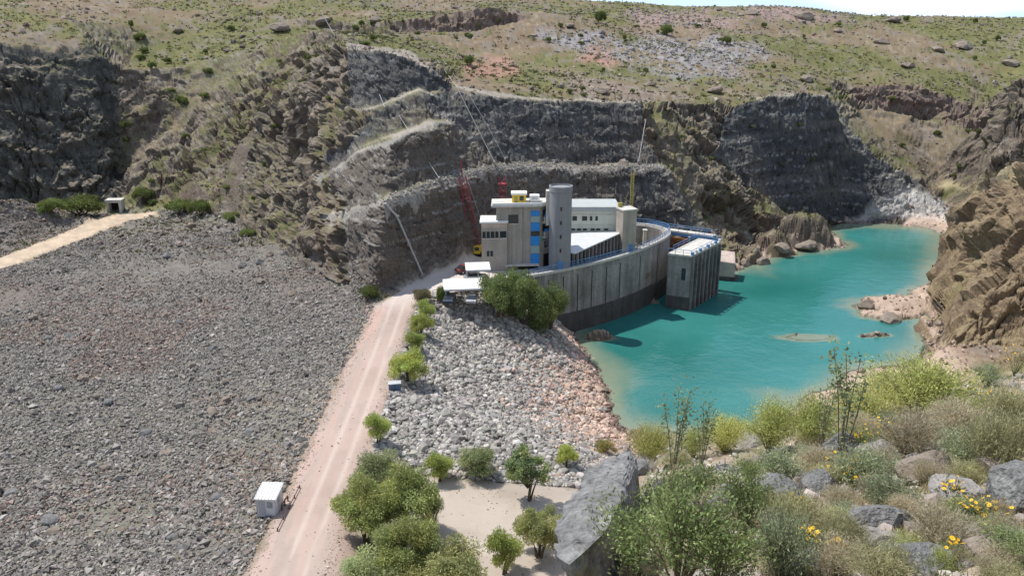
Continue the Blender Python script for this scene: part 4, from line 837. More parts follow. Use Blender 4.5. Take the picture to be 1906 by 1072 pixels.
NPW = dict(pale=1.5, pale2=1.4, leafy=1., dry=1., dryg=1., gry=.9, tall=.5); NPH = dict(pale=.85, pale2=.9, leafy=1.15, dry=.68, dryg=.66, gry=.66, tall=1.6); used_n = set()
def nplant(kind, px, py, w, h, label, cat='bush', group=None, name=None):
    p = hit(px, py); d = (p - Vector((0, 0, CH))).length; o = NP[kind]
    if kind in used_n: o = copy_tree(o)
    used_n.add(kind)
    if name: o.name = name
    sw = w * d / FP / NPW[kind] * 1.08; o.location = p - Vector((0, 0, .02)); o.scale = (sw, sw, h * d / FP / NPH[kind] * 1.12); o.rotation_euler = (0, 0, random.uniform(0, 6.3))
    for kx in ('label', 'group'):
        if kx in o: del o[kx]
    return tag(o, label, cat, group)
NN = [('pale', 1212, 866, 90, 78, 'pale yellow-green bush leftmost on the brow, beside the huge slab'), ('pale2', 1290, 850, 66, 56, 'pale bush on the brow behind the thin flower stalks'), ('pale', 1348, 842, 84, 72, 'yellow-green bush on the brow against the water'), ('pale2', 1432, 842, 100, 100, 'olive-green bush on the brow at the lake corner'),
      ('pale2', 1508, 840, 100, 104, 'deep green bush below the pink shore'), ('pale', 1600, 800, 110, 80, 'wide yellow-green bush above the rounded grey boulder'), ('pale', 1650, 770, 100, 74, 'yellow-green bush left of the largest one'), ('pale2', 1712, 776, 170, 104, 'largest pale green bush of the brow, under the rock outcrop'),
      ('gry', 1836, 722, 50, 44, 'small grey-green bush at the foot of the outcrop'), ('dry', 1690, 852, 110, 84, 'straw coloured bush in the middle of the slope'), ('dry', 1780, 818, 100, 70, 'straw coloured bush behind the grey-green one'), ('dryg', 1852, 880, 110, 110, 'dull dry bush with olive heart near the right edge'),
      ('gry', 1790, 870, 90, 70, 'grey-green bush between dry bushes'), ('gry', 1600, 910, 110, 80, 'soft grey-green bush right of the yellow flowers'), ('gry', 1650, 945, 110, 60, 'grey-green low bush above the domed boulder'), ('dryg', 1560, 1030, 90, 76, 'brown-green tuft bush left of the domed boulder'),
      ('dry', 1555, 1070, 100, 70, 'straw bush on the bottom edge, middle of the slope'), ('dry', 1745, 1020, 110, 76, 'straw tuft right of the nearly white stone'), ('leafy', 1880, 1045, 110, 60, 'fresh green low bush in the bottom right corner'), ('leafy', 1180, 1085, 160, 170, 'leafy green shrub under the huge slab'),
      ('leafy', 1235, 1010, 130, 150, 'leafy green shrub between slab and upright boulder'), ('leafy', 1262, 1100, 190, 230, 'tallest leafy green shrub on the bottom edge'), ('leafy', 1385, 1010, 110, 150, 'leafy green shrub right of the upright grey boulder'), ('leafy', 1335, 1100, 150, 150, 'dense leafy shrub at the bottom edge below the upright boulder'),
      ('leafy', 1300, 940, 100, 90, 'leafy shrub at the top of the green thicket'), ('gry', 1450, 1080, 120, 140, 'grey leaved shrub with dark stems on the bottom edge'), ('leafy', 1395, 905, 70, 60, 'small leafy bush above the tall pale boulder'), ('gry', 1450, 895, 90, 60, 'grey-green bush below the olive bush of the brow'),
      ('dryg', 1475, 1000, 100, 90, 'brownish dry bush right of the tall pale boulder'), ('dry', 1520, 880, 70, 50, 'straw tuft above the blocky boulder'), ('dryg', 1880, 790, 100, 60, 'olive dry bush at the right edge under the flowers'), ('leafy', 1120, 1110, 90, 110, 'leafy shrub in the dark hollow below the slab'),
      ('gry', 1820, 985, 90, 50, 'grey-green bush below the long pale boulder'), ('dryg', 1640, 1075, 110, 60, 'olive tuft bush on the bottom edge beneath the white stone')]
for t in NN: nplant(*t)
for i in range(64):
    px = random.uniform(1190, 1900); lim = max(852 - (px - 1180) * .22, 730); py = random.uniform(lim + 12, 1085)
    nplant(random.choice(['dry', 'dryg', 'gry', 'dry', 'pale2']), px, py, random.uniform(40, 80), random.uniform(26, 50), 'ankle-high tuft filling the gaps between the named bushes of the near slope', 'tuft', 'low tufts of the near slope', name='tuft')
for px, py, w, h, l in [(1562, 870, 110, 220, 'tallest thin stalked plant, standing up against water and shore'), (1525, 850, 50, 150, 'thin stalked plant just left of the tallest one'), (1252, 890, 70, 180, 'thin stalk with pinkish seed heads against the water, left one'), (1303, 880, 60, 140, 'thin stalk against the water, right of the pinkish one')]:
    nplant('tall', px, py, w, h, l, 'plant', name='stalk_plant')
M_YEL = mat('yellow_petals', (.85, .50, .02), .6, n1=(20, .1)); M_STEM = mat('green_stem', (.12, .17, .05), .8, n1=(8, .2))
def flower_plant(px, py, w, h, n, label):
    p = hit(px, py); d = (p - Vector((0, 0, CH))).length; W_ = w * d / FP; H_ = h * d / FP; root = empty('flower_plant', p); mb = MB(); r = random
    for i in range(n):
        a = r.uniform(0, 6.3); t = r.uniform(.1, .5) * W_; top = Vector((math.cos(a) * t, math.sin(a) * t, H_ * r.uniform(.6, 1.05))); mb.tube([(0, 0, -.02), top * .5 + Vector((0, 0, .04)), top], [.004, .003, .002], 4, cap=False)
        fl = MB(); s = r.uniform(.013, .026); tilt = Euler((r.uniform(-.8, .8), r.uniform(-.8, .8), 0)).to_matrix()
        for k in range(8):
            b = k * math.pi / 4; e = Vector((math.cos(b), math.sin(b), .15)); f_ = Vector((-math.sin(b), math.cos(b), 0)) * s * .34
            fl.poly([top + tilt @ (e * s * .15), top + tilt @ (e * s * .7 + f_), top + tilt @ (e * s * 1.1), top + tilt @ (e * s * .7 - f_)])
        fl.build('flower', M_YEL, root)
    mb.build('stem', M_STEM, root)
    g = rng; k = 260; P = g.normal(size=(k, 3)) * np.array([W_ * .28, W_ * .28, H_ * .2]) + np.array([0, 0, H_ * .38]); V, F, c = leaves(P, g.normal(size=(k, 3)) + np.array([0, 0, .8]), .06, .014, np.array([[.15, .20, .06]]) * g.uniform(.6, 1.4, (k, 1))); npmesh('foliage', V, F, M_LEAF, parent=root, attrs={'col': c}); tag(root, label, 'flowers')
FL = [(1887, 700, 56, 50, 14, 'yellow flowers topmost at the right edge, before the outcrop'), (1642, 832, 50, 46, 12, 'yellow flowers above the half hidden pale boulder'), (1600, 842, 40, 44, 8, 'yellow flowers right behind the rounded grey boulder'), (1565, 885, 60, 40, 10, 'yellow flowers in front of the rounded grey boulder'),
      (1595, 912, 60, 50, 13, 'yellow flowers left of the soft grey-green bush'), (1500, 1030, 50, 50, 10, 'yellow flowers low on the slope beside the brownish dry bush'), (1768, 940, 44, 48, 9, 'yellow flowers left end of the long pale boulder'), (1805, 985, 50, 50, 13, 'brightest yellow flowers below the long pale boulder'),
      (1838, 975, 60, 40, 11, 'yellow flowers left of the big blue-grey boulder'), (1850, 770, 80, 40, 12, 'yellow flowers under the olive dry bush at the right'), (1895, 850, 40, 50, 8, 'yellow flowers at the right edge above the ledge boulder'), (1560, 1040, 40, 40, 6, 'few yellow flowers by the brown-green tuft bush'), (1775, 1052, 40, 40, 6, 'few yellow flowers near the bottom right corner'), (1620, 795, 40, 30, 6, 'few yellow flowers inside the wide yellow-green bush'), (1480, 960, 40, 40, 6, 'few yellow flowers beside the blocky boulder with a cleft')]
for f in FL: flower_plant(*f[:4], int(f[4] * 2.6), f[5])
def near_cover():
    n = 30000; r = 3 + 27 * rng.random(n) ** .8; a = np.radians(rng.uniform(2, 46, n)); x, y = r * np.sin(a), r * np.cos(a)
    z = HT(x, y); k = (z > hf(x, y) - .5) & (fbm(x * .7, y * .7, o=3, s=301) + .25 * rng.normal(size=n) > -.02); x, y, z = x[k], y[k], z[k]; n = len(x); k = np.repeat(np.arange(n), 5)
    s = rng.uniform(.05, .15, n)[k]; d = rng.normal(size=(len(k), 3)) * .55; d[:, 2] = 1
    P = np.c_[x, y, z][k] + rng.normal(size=(len(k), 3)) * np.array([.04, .04, 0]); t = fbm(x * .5, y * .5, o=2, s=302) + .2 * rng.normal(size=n)
    base = np.where((t < 0)[:, None], np.array([[.42, .34, .19]]), np.array([[.17, .20, .07]])) * rng.uniform(.6, 1.3, (n, 1)); V, F, c = leaves(P, d, s, .009, base[k])
    tag(npmesh('near_grass', V, F, M_GRASS, attrs={'col': c}), 'thin dry and green grass between the stones of the near slope', 'grass', kind='stuff')
    n = 5200; r = 3 + 27 * rng.random(n) ** .8; a = np.radians(rng.uniform(2, 46, n)); x, y = r * np.sin(a), r * np.cos(a); z = HT(x, y); k = z > hf(x, y) - .5; x, y, z = x[k], y[k], z[k]
    stones('near_gravel', np.c_[x, y, z], np.clip(rng.lognormal(-2.6, .55, len(x)), .03, .28), greys(len(x), (.36, .32, .28), .3), M_STONE, 'small loose gravel on the near slope', 'gravel')
near_cover()
# ------------------------------------------------------------------ structures of the dam
CONC = mat('weathered_concrete', (.265, .25, .237), .9, n1=(.22, .30), n2=(2., .16), streak=(1.0, .28), bump=(6, .3, .03)); CONCD = mat('wet_concrete', (.085, .08, .078), .8, n1=(.5, .2), n2=(3., .15), streak=(1.2, .2)); CONCL = mat('pale_concrete', (.55, .53, .49), .9, n1=(.5, .1), streak=(1.4, .12)); CONCG = mat('grey_tower_concrete', (.27, .275, .285), .9, n1=(.5, .08), streak=(1., .12))
CREAM = mat('cream_render', (.62, .57, .48), .85, n1=(.6, .1), streak=(1., .12)); PALEG = mat('pale_green_wall', (.56, .60, .54), .85, n1=(.6, .07), streak=(1., .08)); WHITE = mat('white_paint', (.80, .80, .79), .6, n1=(2, .05)); BLUE = mat('blue_paint', (.035, .27, .70), .5, n1=(3, .1)); RAILB = mat('rail_blue', (.12, .27, .52), .5, n1=(3, .1))
GLASS = mat('dark_glass', (.03, .04, .05), .12, n1=(2, .1), spec=.6); DARK = mat('dark_interior', (.025, .02, .018), .95, n1=(2, .2)); ROOFM = mat('sheet_roof', (.66, .68, .70), .45, metal=.2, n1=(1, .08)); YELL = mat('yellow_paint', (.72, .50, .05), .5, n1=(3, .12)); OLIV = mat('olive_yellow_paint', (.38, .33, .10), .7, n1=(2, .2))
REDP = mat('red_paint', (.30, .06, .07), .6, n1=(3, .15)); RUST = mat('rusty_steel', (.13, .065, .045), .8, n1=(4, .3)); TEAL = mat('pale_teal_panel', (.30, .42, .42), .5, n1=(3, .08)); PINKC = mat('pinkish_concrete', (.50, .41, .36), .9, n1=(.8, .12), streak=(1, .12)); RUBB = mat('tyre_rubber', (.02, .02, .02), .9); DGRN = mat('green_panel', (.20, .38, .26), .6, n1=(3, .1)); STEEL = mat('pale_steel', (.50, .52, .54), .5, metal=.2, n1=(3, .1)); ASPH = mat('bench_kerb', (.40, .37, .34), .95, n1=(1.5, .2), n2=(6, .2))
def wallz(Y, py): return PY(953, py, Y)[2]
def quadbox(mb, a, b, z0, z1, th=.15, out=.0):
    """upright panel between plan points a and b, standing `out` metres proud on the right-hand side of a->b"""
    a = Vector(a[:2]); b = Vector(b[:2]); t = (b - a).normalized(); n = Vector((t.y, -t.x)); c = (a + b) / 2 + n * (out + th / 2)
    mb.box((c.x, c.y, (z0 + z1) / 2), ((b - a).length, th, z1 - z0), math.atan2(t.y, t.x)); return mb
def L2(a, b, f): return (a[0] + (b[0] - a[0]) * f, a[1] + (b[1] - a[1]) * f)
def curved_wall():
    r = empty('curved_dam_wall', (1.5, 143.4, 12)); inv = Matrix.Translation(-r.location)
    # smooth outline
    P = [Vector((x, y, 0)) for x, y in WALL]; L = []
    for i in range(len(P) - 1):
        a, b, c, d = P[max(i - 1, 0)], P[i], P[i + 1], P[min(i + 2, len(P) - 1)]
        for k in range(5):
            t = k / 5; q = .5 * ((2 * b) + (c - a) * t + (2 * a - 5 * b + 4 * c - d) * t * t + (3 * b - a - 3 * c + d) * t ** 3); L.append((q.x, q.y))
    L.append(WALL[-1])
    o_ = L; i_ = offline(L, 1.7); b_ = offline(L, -.45)
    def strip(name, m, A, B, z0a, z1, parent):
        mb = MB(); n = len(A)
        for k in range(n - 1):
            for q in ([(A[k], z0a), (A[k + 1], z0a), (A[k + 1], z1), (A[k], z1)], [(A[k], z1), (A[k + 1], z1), (B[k + 1], z1), (B[k], z1)], [(B[k + 1], z0a), (B[k], z0a), (B[k], z1), (B[k + 1], z1)]):
                mb.poly([(p[0] - r.location.x, p[1] - r.location.y, z - r.location.z) for p, z in q])
        return mb.build(name, m, parent)
    w = strip('wall', CONC, o_, i_, 2.6, 12.55, r); strip('base_course', CONCD, b_, i_, -6, 3.9, r)
    strip('coping', CONCL, offline(L, -.12), offline(L, .5), 12.3, 12.75, r)
    seam = 0; acc = 0
    for k in range(4, len(L) - 22):
        acc += math.hypot(L[k][0] - L[k - 1][0], L[k][1] - L[k - 1][1])
        if acc > (3.4 if k < 28 else 6.8):
            acc = 0; t = Vector((L[k + 1][0] - L[k - 1][0], L[k + 1][1] - L[k - 1][1])).normalized(); mb = MB(); mb.box((L[k][0] + t.y * .0 - r.location.x, L[k][1] - r.location.y - 0, 7.6 - 12), (.16, .1, 7.3), math.atan2(t.y, t.x)); mb.build('joint', DARK, w)
    tag(r, 'tall curved grey concrete wall rising from the lake', 'dam wall')
    # railing on it
    rr = empty('railing', (L[3][0], L[3][1], 12.7)); R = offline(L, .2); tr = MB(); ps = [(p[0] - rr.location.x, p[1] - rr.location.y) for p in R[1:]]
    tr.tube([(x, y, 1.1) for x, y in ps], .05, 5); tr.tube([(x, y, .6) for x, y in ps], .035, 5); tr.tube([(x, y, .2) for x, y in ps], .035, 5); tr.build('handrail', RAILB, rr)
    for x, y in ps[::1]: MB().box((x, y, .55), (.07, .07, 1.15)).build('post', RAILB, rr)
    tag(rr, 'blue steel railing along the top of the curved wall', 'railing')
    return L
WL = curved_wall()
def windows(mb_parent, a, b, z0, z1, fs, m=GLASS, name='window', frame=None, out=.02):
    for f0, f1 in fs:
        mb = MB(); quadbox(mb, L2(a, b, f0), L2(a, b, f1), z0, z1, .06, out); w = mb.build(name, m, mb_parent)
        if frame: fb = MB(); quadbox(fb, L2(a, b, f0 - .01), L2(a, b, f1 + .01), z0 - .18, z0 - .02, .16, out); fb.build('sill', frame, w)
def office():
    r = empty('office_building', (5.2, 151, 12)); a, c = (-2.9, 150.3), (5.2, 151.0); sd_ = (8.7, 155.2); Y = 150.5; z = lambda p: wallz(Y, p)
    r.location = (0, 0, 0)
    MB().prism([a, c, sd_, (8.2, 156.4), (-2.9, 155.2)], 11, 24.0).build('wall', CONCW, r)
    rf = MB().prism([(-3.8, 149.6), (5.5, 150.4), (9.4, 155.0), (8.6, 157.0), (-3.8, 155.8)], 24.0, 24.35).build('roof', CONCL, r)
    mb = MB(); quadbox(mb, (-3.6, 149.75), (5.4, 150.55), 24.35, 24.75, .2, -.2); quadbox(mb, (5.4, 150.55), (9.3, 155.1), 24.35, 24.75, .2, -.2); mb.build('parapet', WHITE, rf)
    f = lambda px: (px - 925) / 80.
    windows(r, a, c, z(416), z(400), [(f(947), f(965))], GLASS, frame=CONCL)
    # blue entrance strip with its panels
    for y0, y1, m, nm in [(393, 403, BLUE, 'blue_panel'), (403, 415, TEAL, 'pale_panel'), (415, 431, BLUE, 'blue_panel'), (431, 440, GLASS, 'window'), (440, 458, BLUE, 'blue_panel'), (458, 473, TEAL, 'pale_panel'), (473, 492, BLUE, 'blue_panel')]:
        mb = MB(); quadbox(mb, L2(a, c, f(988)), L2(a, c, f(1004)), z(y1) + .04, z(y0) - .04, .12, .03); mb.build(nm, m, r)
    mb = MB(); quadbox(mb, L2(a, c, f(955)), L2(a, c, f(1002)), 12.0, z(494), .08, .02); mb.build('doorway', DARK, r)
    mb = MB(); quadbox(mb, L2(a, c, f(940)), L2(a, c, f(1003)), z(494), z(491), .9, .0); mb.build('canopy', CONCL, r)
    for k in range(3): mb = MB(); quadbox(mb, L2(a, c, .1 + .25 * k), L2(a, c, .115 + .25 * k), 12.2, 24, .05, .01); mb.build('wall_joint', CONC, r)
    # side with balconies
    for zt, m in ((23.2, BLUE), (20.4, BLUE)):
        mb = MB(); quadbox(mb, L2(c, sd_, .12), L2(c, sd_, .92), zt - 1.25, zt, .08, .03); mb.build('window', GLASS, r)
        b = MB(); quadbox(b, L2(c, sd_, .08), L2(c, sd_, .95), zt - 2.25, zt - 1.3, .12, .55); quadbox(b, L2(c, sd_, .08), L2(c, sd_, .95), zt - 2.4, zt - 2.25, .9, .0); bo = b.build('balcony', CONCL, r)
        k = MB(); quadbox(k, L2(c, sd_, .1), L2(c, sd_, .6), zt - 1.3, zt - .75, .05, .62); k.build('balcony_rail', m, bo)
    windows(r, c, sd_, 15.8, 17.1, [(.25, .45), (.62, .85)], GLASS, frame=CONCL)
    mb = MB(); quadbox(mb, L2(c, sd_, .02), L2(c, sd_, .35), 17.3, 18.2, .06, .03); mb.build('green_panel', DGRN, r)
    mb = MB(); quadbox(mb, L2(c, sd_, .2), L2(c, sd_, .5), 12, 14.6, .08, .02); mb.build('doorway', DARK, r); mb = MB(); quadbox(mb, L2(c, sd_, .62), L2(c, sd_, .85), 12.6, 14.9, .08, .02); mb.build('window', GLASS, r)
    tag(r, 'tall concrete office block with a blue striped corner', 'building')
    # low wing
    r2 = empty('annex_building', (-5.5, 149.2, 12)); r2.location = (0, 0, 0); a2, c2 = (-5.6, 149.3), (-2.95, 149.6); e = (-.9, 149.9); 
    MB().prism([a2, (-.9, 149.7), (-.9, 150.42), (-2.95, 150.2), (-2.95, 154), (-5.6, 154)], 11, 21.2).build('wall', CONCW, r2); MB().prism([(-5.9, 149.0), (-.7, 149.4), (-.7, 150.4), (-2.96, 150.2), (-2.96, 154.3), (-5.9, 154.3)], 21.2, 21.5).build('roof', WHITE, r2)
    A_, B_ = a2, (-.9, 149.7); zz = lambda p: wallz(149.5, p)
    mb = MB(); quadbox(mb, A_, B_, zz(424), zz(415), .05, .02); mb.build('pink_band', PINKC, r2)
    windows(r2, A_, B_, zz(443), zz(431), [(.04, .16), (.20, .32), (.36, .50), (.54, .66), (.72, .97)], GLASS, frame=CONCL); windows(r2, A_, B_, zz(477), zz(467), [(.2, .3), (.34, .44)], GLASS)
    mb = MB(); quadbox(mb, (-5.6, 153.4), (-5.6, 150), 17.5, 18.6, .06, .02); mb.build('window', GLASS, r2)
    tag(r2, 'lower concrete wing with a band of windows at the left of the office block', 'building')
    # things on the roof
    t = empty('roof_cabin', (1.3, 153.6, 24.35)); t.scale = (.95, .9, .95); MB().box((0, 0, .75), (2.7, 2.4, 1.5)).build('body', YELL, t, bevel=.04); MB().box((0, 0, 1.68), (3.1, 2.8, .36)).build('roof', WHITE, t, bevel=.03); MB().box((.5, -1.22, .8), (.8, .05, .9)).build('window', GLASS, t); MB().box((-.6, -1.22, .6), (.6, .05, 1.2)).build('door', OLIV, t); tag(t, 'yellow cabin with a white lid on the office roof', 'cabin')
    t = empty('roof_vent_unit', (4.2, 153.6, 24.35)); MB().box((0, 0, .7), (1.8, 1.5, 1.1)).build('housing', WHITE, t, bevel=.05); MB().box((0, -.76, .75), (1.1, .05, .6)).build('grille', STEEL, t); MB().box((0, 0, .08), (1.9, 1.6, .15)).build('base', CONC, t); tag(t, 'small white ventilation unit beside the yellow cabin', 'vent unit')
CONCW = mat('office_concrete', (.365, .335, .30), .9, n1=(.3, .12), n2=(2.5, .07), streak=(.9, .14))
office()
def round_tower():
    r = empty('round_tower', (8.9, 150.6, 12)); mb = MB(); n = 40
    prof = [(2.05, -1), (2.05, 14.9), (2.15, 14.95), (2.15, 15.9), (1.95, 15.95), (1.95, 15.6), (.01, 15.6)]
    for rad, z in prof: mb.v += [(rad * math.cos(2 * math.pi * k / n), rad * math.sin(2 * math.pi * k / n), z) for k in range(n)]
    for i in range(len(prof) - 1):
        for k in range(n): mb.f.append((i * n + k, i * n + (k + 1) % n, (i + 1) * n + (k + 1) % n, (i + 1) * n + k)); mb.mi.append(0)
    mb.build('shaft', CONCG, r, smooth=False); MB().box((-2.0, 1.2, 11.6), (1.3, 1.8, 6.4)).build('lift_shaft', CONCL, r); MB().box((0, -2.0, 1.1), (1.0, .25, 2.2)).build('door', RAILB, r)
    for k in range(4): MB().box((0, -2.06, 4.2 + 2.6 * k), (.35, .06, .7)).build('window', GLASS, r)
    tag(r, 'round grey concrete tower rising beside the office block', 'tower')
round_tower()
def hall():
    r = empty('powerhouse_hall', (0, 0, 0)); e1, e2 = (11.4, 150.8), (21.0, 161.6)
    t = (Vector(e2) - Vector(e1)).normalized(); n = Vector((t.y, -t.x)); zt = [15.1, 16.2]
    i1 = (e1[0] - n.x * 1.6, e1[1] - n.y * 1.6); i2 = (e2[0] - n.x * 1.6, e2[1] - n.y * 1.6)
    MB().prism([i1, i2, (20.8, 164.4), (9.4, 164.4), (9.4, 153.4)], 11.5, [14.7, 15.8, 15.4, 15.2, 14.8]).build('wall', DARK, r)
    rb = MB().prism([(e1[0] + n.x * .4, e1[1] + n.y * .4), (e2[0] + n.x * .4, e2[1] + n.y * .4), (21.2, 164.4), (9.2, 164.4), (9.2, 152.0)], [14.95, 16.05, 15.75, 15.5, 15.1], [15.15, 16.25, 15.95, 15.7, 15.3]).build('roof', ROOFM, r)
    for k in range(1, 9):
        a = L2(e1, e2, k / 9.); z = 15.15 + 1.1 * k / 9 + .02; q = Vector(a) - n * 9; 
        if q.x < 9.3: f = (Vector(a).x - 9.3) / (Vector(a).x - q.x); q = Vector(a).lerp(q, f)
        zb = 15.3 + .5 * k / 9
        MB().tube([(a[0], a[1], z), (q.x, min(q.y, 164.3), zb + .08)], .05, 4).build('seam', STEEL, rb)
    for k in range(13):
        a = L2(e1, e2, .01 + k * .98 / 12); h = 14.95 + 1.1 * k / 12; MB().box((a[0], a[1], (h + 11.8) / 2), (.32, .45, h - 11.8), math.atan2(t.y, t.x)).build('column', CONC, r)
    mb = MB(); quadbox(mb, e1, e2, 12, 12.9, .12, -.3); mb.build('plinth', RAILB, r)
    tag(r, 'low hall with a pale sheet roof over a row of columns', 'building')
    r = empty('gallery_building', (0, 0, 0)); a, b = (9.3, 164.6), (21.4, 164.6)
    MB().prism([a, b, (21.4, 172), (9.3, 172)], 11.5, 20.0).build('wall', PALEG, r); rf = MB().prism([(9.1, 164.3), (21.6, 164.3), (21.6, 172.2), (9.1, 172.2)], 20.0, 20.9).build('parapet', STEELG, r)
    for x, w in ((12.6, .9), (14.6, 1.0), (15.9, .5), (17.0, .5)): MB().box((x, 164.55, 18.5), (w, .08, .9)).build('window', GLASS, r)
    for x in (12.3, 13.5, 14.7, 16.3, 17.4, 19): MB().box((x, 164.55, 16.25), (.8, .08, .35)).build('vent', DARK, r)
    for z in (17.2, 19.3): MB().box((15.3, 164.56, z), (12, .08, .10)).build('string_course', CONCL, r)
    tag(r, 'long pale green building behind the sheet roof', 'building')
    r = empty('square_pier', (22.7, 162.4, 12)); r.rotation_euler.z = .35; MB().box((0, 0, 4.2), (3.0, 3.0, 9.4)).build('shaft', CREAM2, r, bevel=.06); MB().box((0, 0, 9.0), (3.25, 3.25, .3)).build('cap', CONCL, r); MB().box((-.9, 1.2, 9.6), (.8, .5, .9)).build('motor_box', OLIV, r); MB().box((.4, -1.52, 1.1), (.9, .06, 2.1)).build('door', RAILB, r)
    tag(r, 'square buff concrete pier at the end of the column row', 'tower')
    # yellow lattice mast
    lattice('hoist_mast', (24.3, 167.5, 11.8), (24.3, 167.5, 27.4), .55, OLIV, 'olive yellow lattice mast standing behind the square pier', 'mast')
def lattice(name, p0, p1, w, m, label, cat, parts=None, w1=None):
    p0, p1 = Vector(p0), Vector(p1); r = empty(name, p0); d = p1 - p0; L = d.length; u = d.normalized(); a = u.cross(Vector((0, 1, 0))).normalized(); b = u.cross(a); w1 = w1 or w; n = max(4, int(L / (w * 1.1)))
    c = lambda f, i: u * L * f + (a * (1 if i in (0, 1) else -1) + b * (1 if i in (1, 2) else -1)) * (w + (w1 - w) * f) / 2
    for i in range(4): MB().tube([c(0, i), c(1, i)], .09 if w > 1 else .05, 5).build('chord', m, r)
    mb = MB()
    for k in range(n):
        for i in range(4):
            j = (i + 1) % 4; mb.tube([c(k / n, i), c((k + 1) / n, j)], .055 if w > 1 else .035, 4); mb.tube([c(k / n, i), c(k / n, j)], .05 if w > 1 else .03, 4)
    mb.build('lacing', m, r)
    if parts: parts(r)
    return tag(r, label, cat)
STEELG = mat('grey_parapet', (.42, .45, .45), .8, n1=(1, .08)); CREAM2 = mat('buff_concrete', (.40, .36, .31), .9, n1=(.5, .14), streak=(1, .18))
hall()
def crane_parts(r):
    b = MB(); b.box((1.3, 0, .2), (3.0, 2.4, 1.3)); b.build('engine_house', YELL, r, bevel=.08)
    MB().box((.2, -1.45, .1), (1.3, .7, 1.5)).build('cab', YELL, r, bevel=.06); MB().box((.2, -1.82, .35), (.9, .04, .7)).build('window', GLASS, r)
    for s in (-1, 1): 
        t = MB(); t.box((.7, s * 1.15, -1.05), (4.2, .65, .8)); t.build('track', RUBB, r, bevel=.15)
    MB().box((2.9, 0, .1), (.7, 2.5, 1.0)).build('counterweight', RUST, r, bevel=.05)
    MB().tube([(2.6, 0, .9), (1.4, 0, 4.5)], .07, 5).build('mast_strut', REDP, r); MB().tube([(1.4, 0, 4.5), (-2.2, 0, 16)], .03, 4).build('pendant_cable', STEEL, r)
    MB().tube([(-2.5, .3, 14.2), (-2.8, .3, 17.5)], .12, 5).build('jib', REDP, r)
lattice('crawler_crane', (-7.1, 160.5, 13.4), (-9.6, 160.8, 27.6), 1.7, REDP, 'crane with a leaning red lattice boom and yellow body, left of the annex', 'crane', crane_parts, 1.3)
def tower_parts(r): MB().box((0, 0, -.3), (2.2, 2.2, .6)).build('base', CONC, r); MB().box((0, 0, 13.0), (1.7, 1.7, .3)).build('top_plate', REDP, r)
lattice('lattice_tower', (-1.9, 167, 12), (-1.9, 167, 24.9 + 1.5), 1.3, REDP, 'upright red lattice tower showing above the office roof', 'tower', tower_parts)
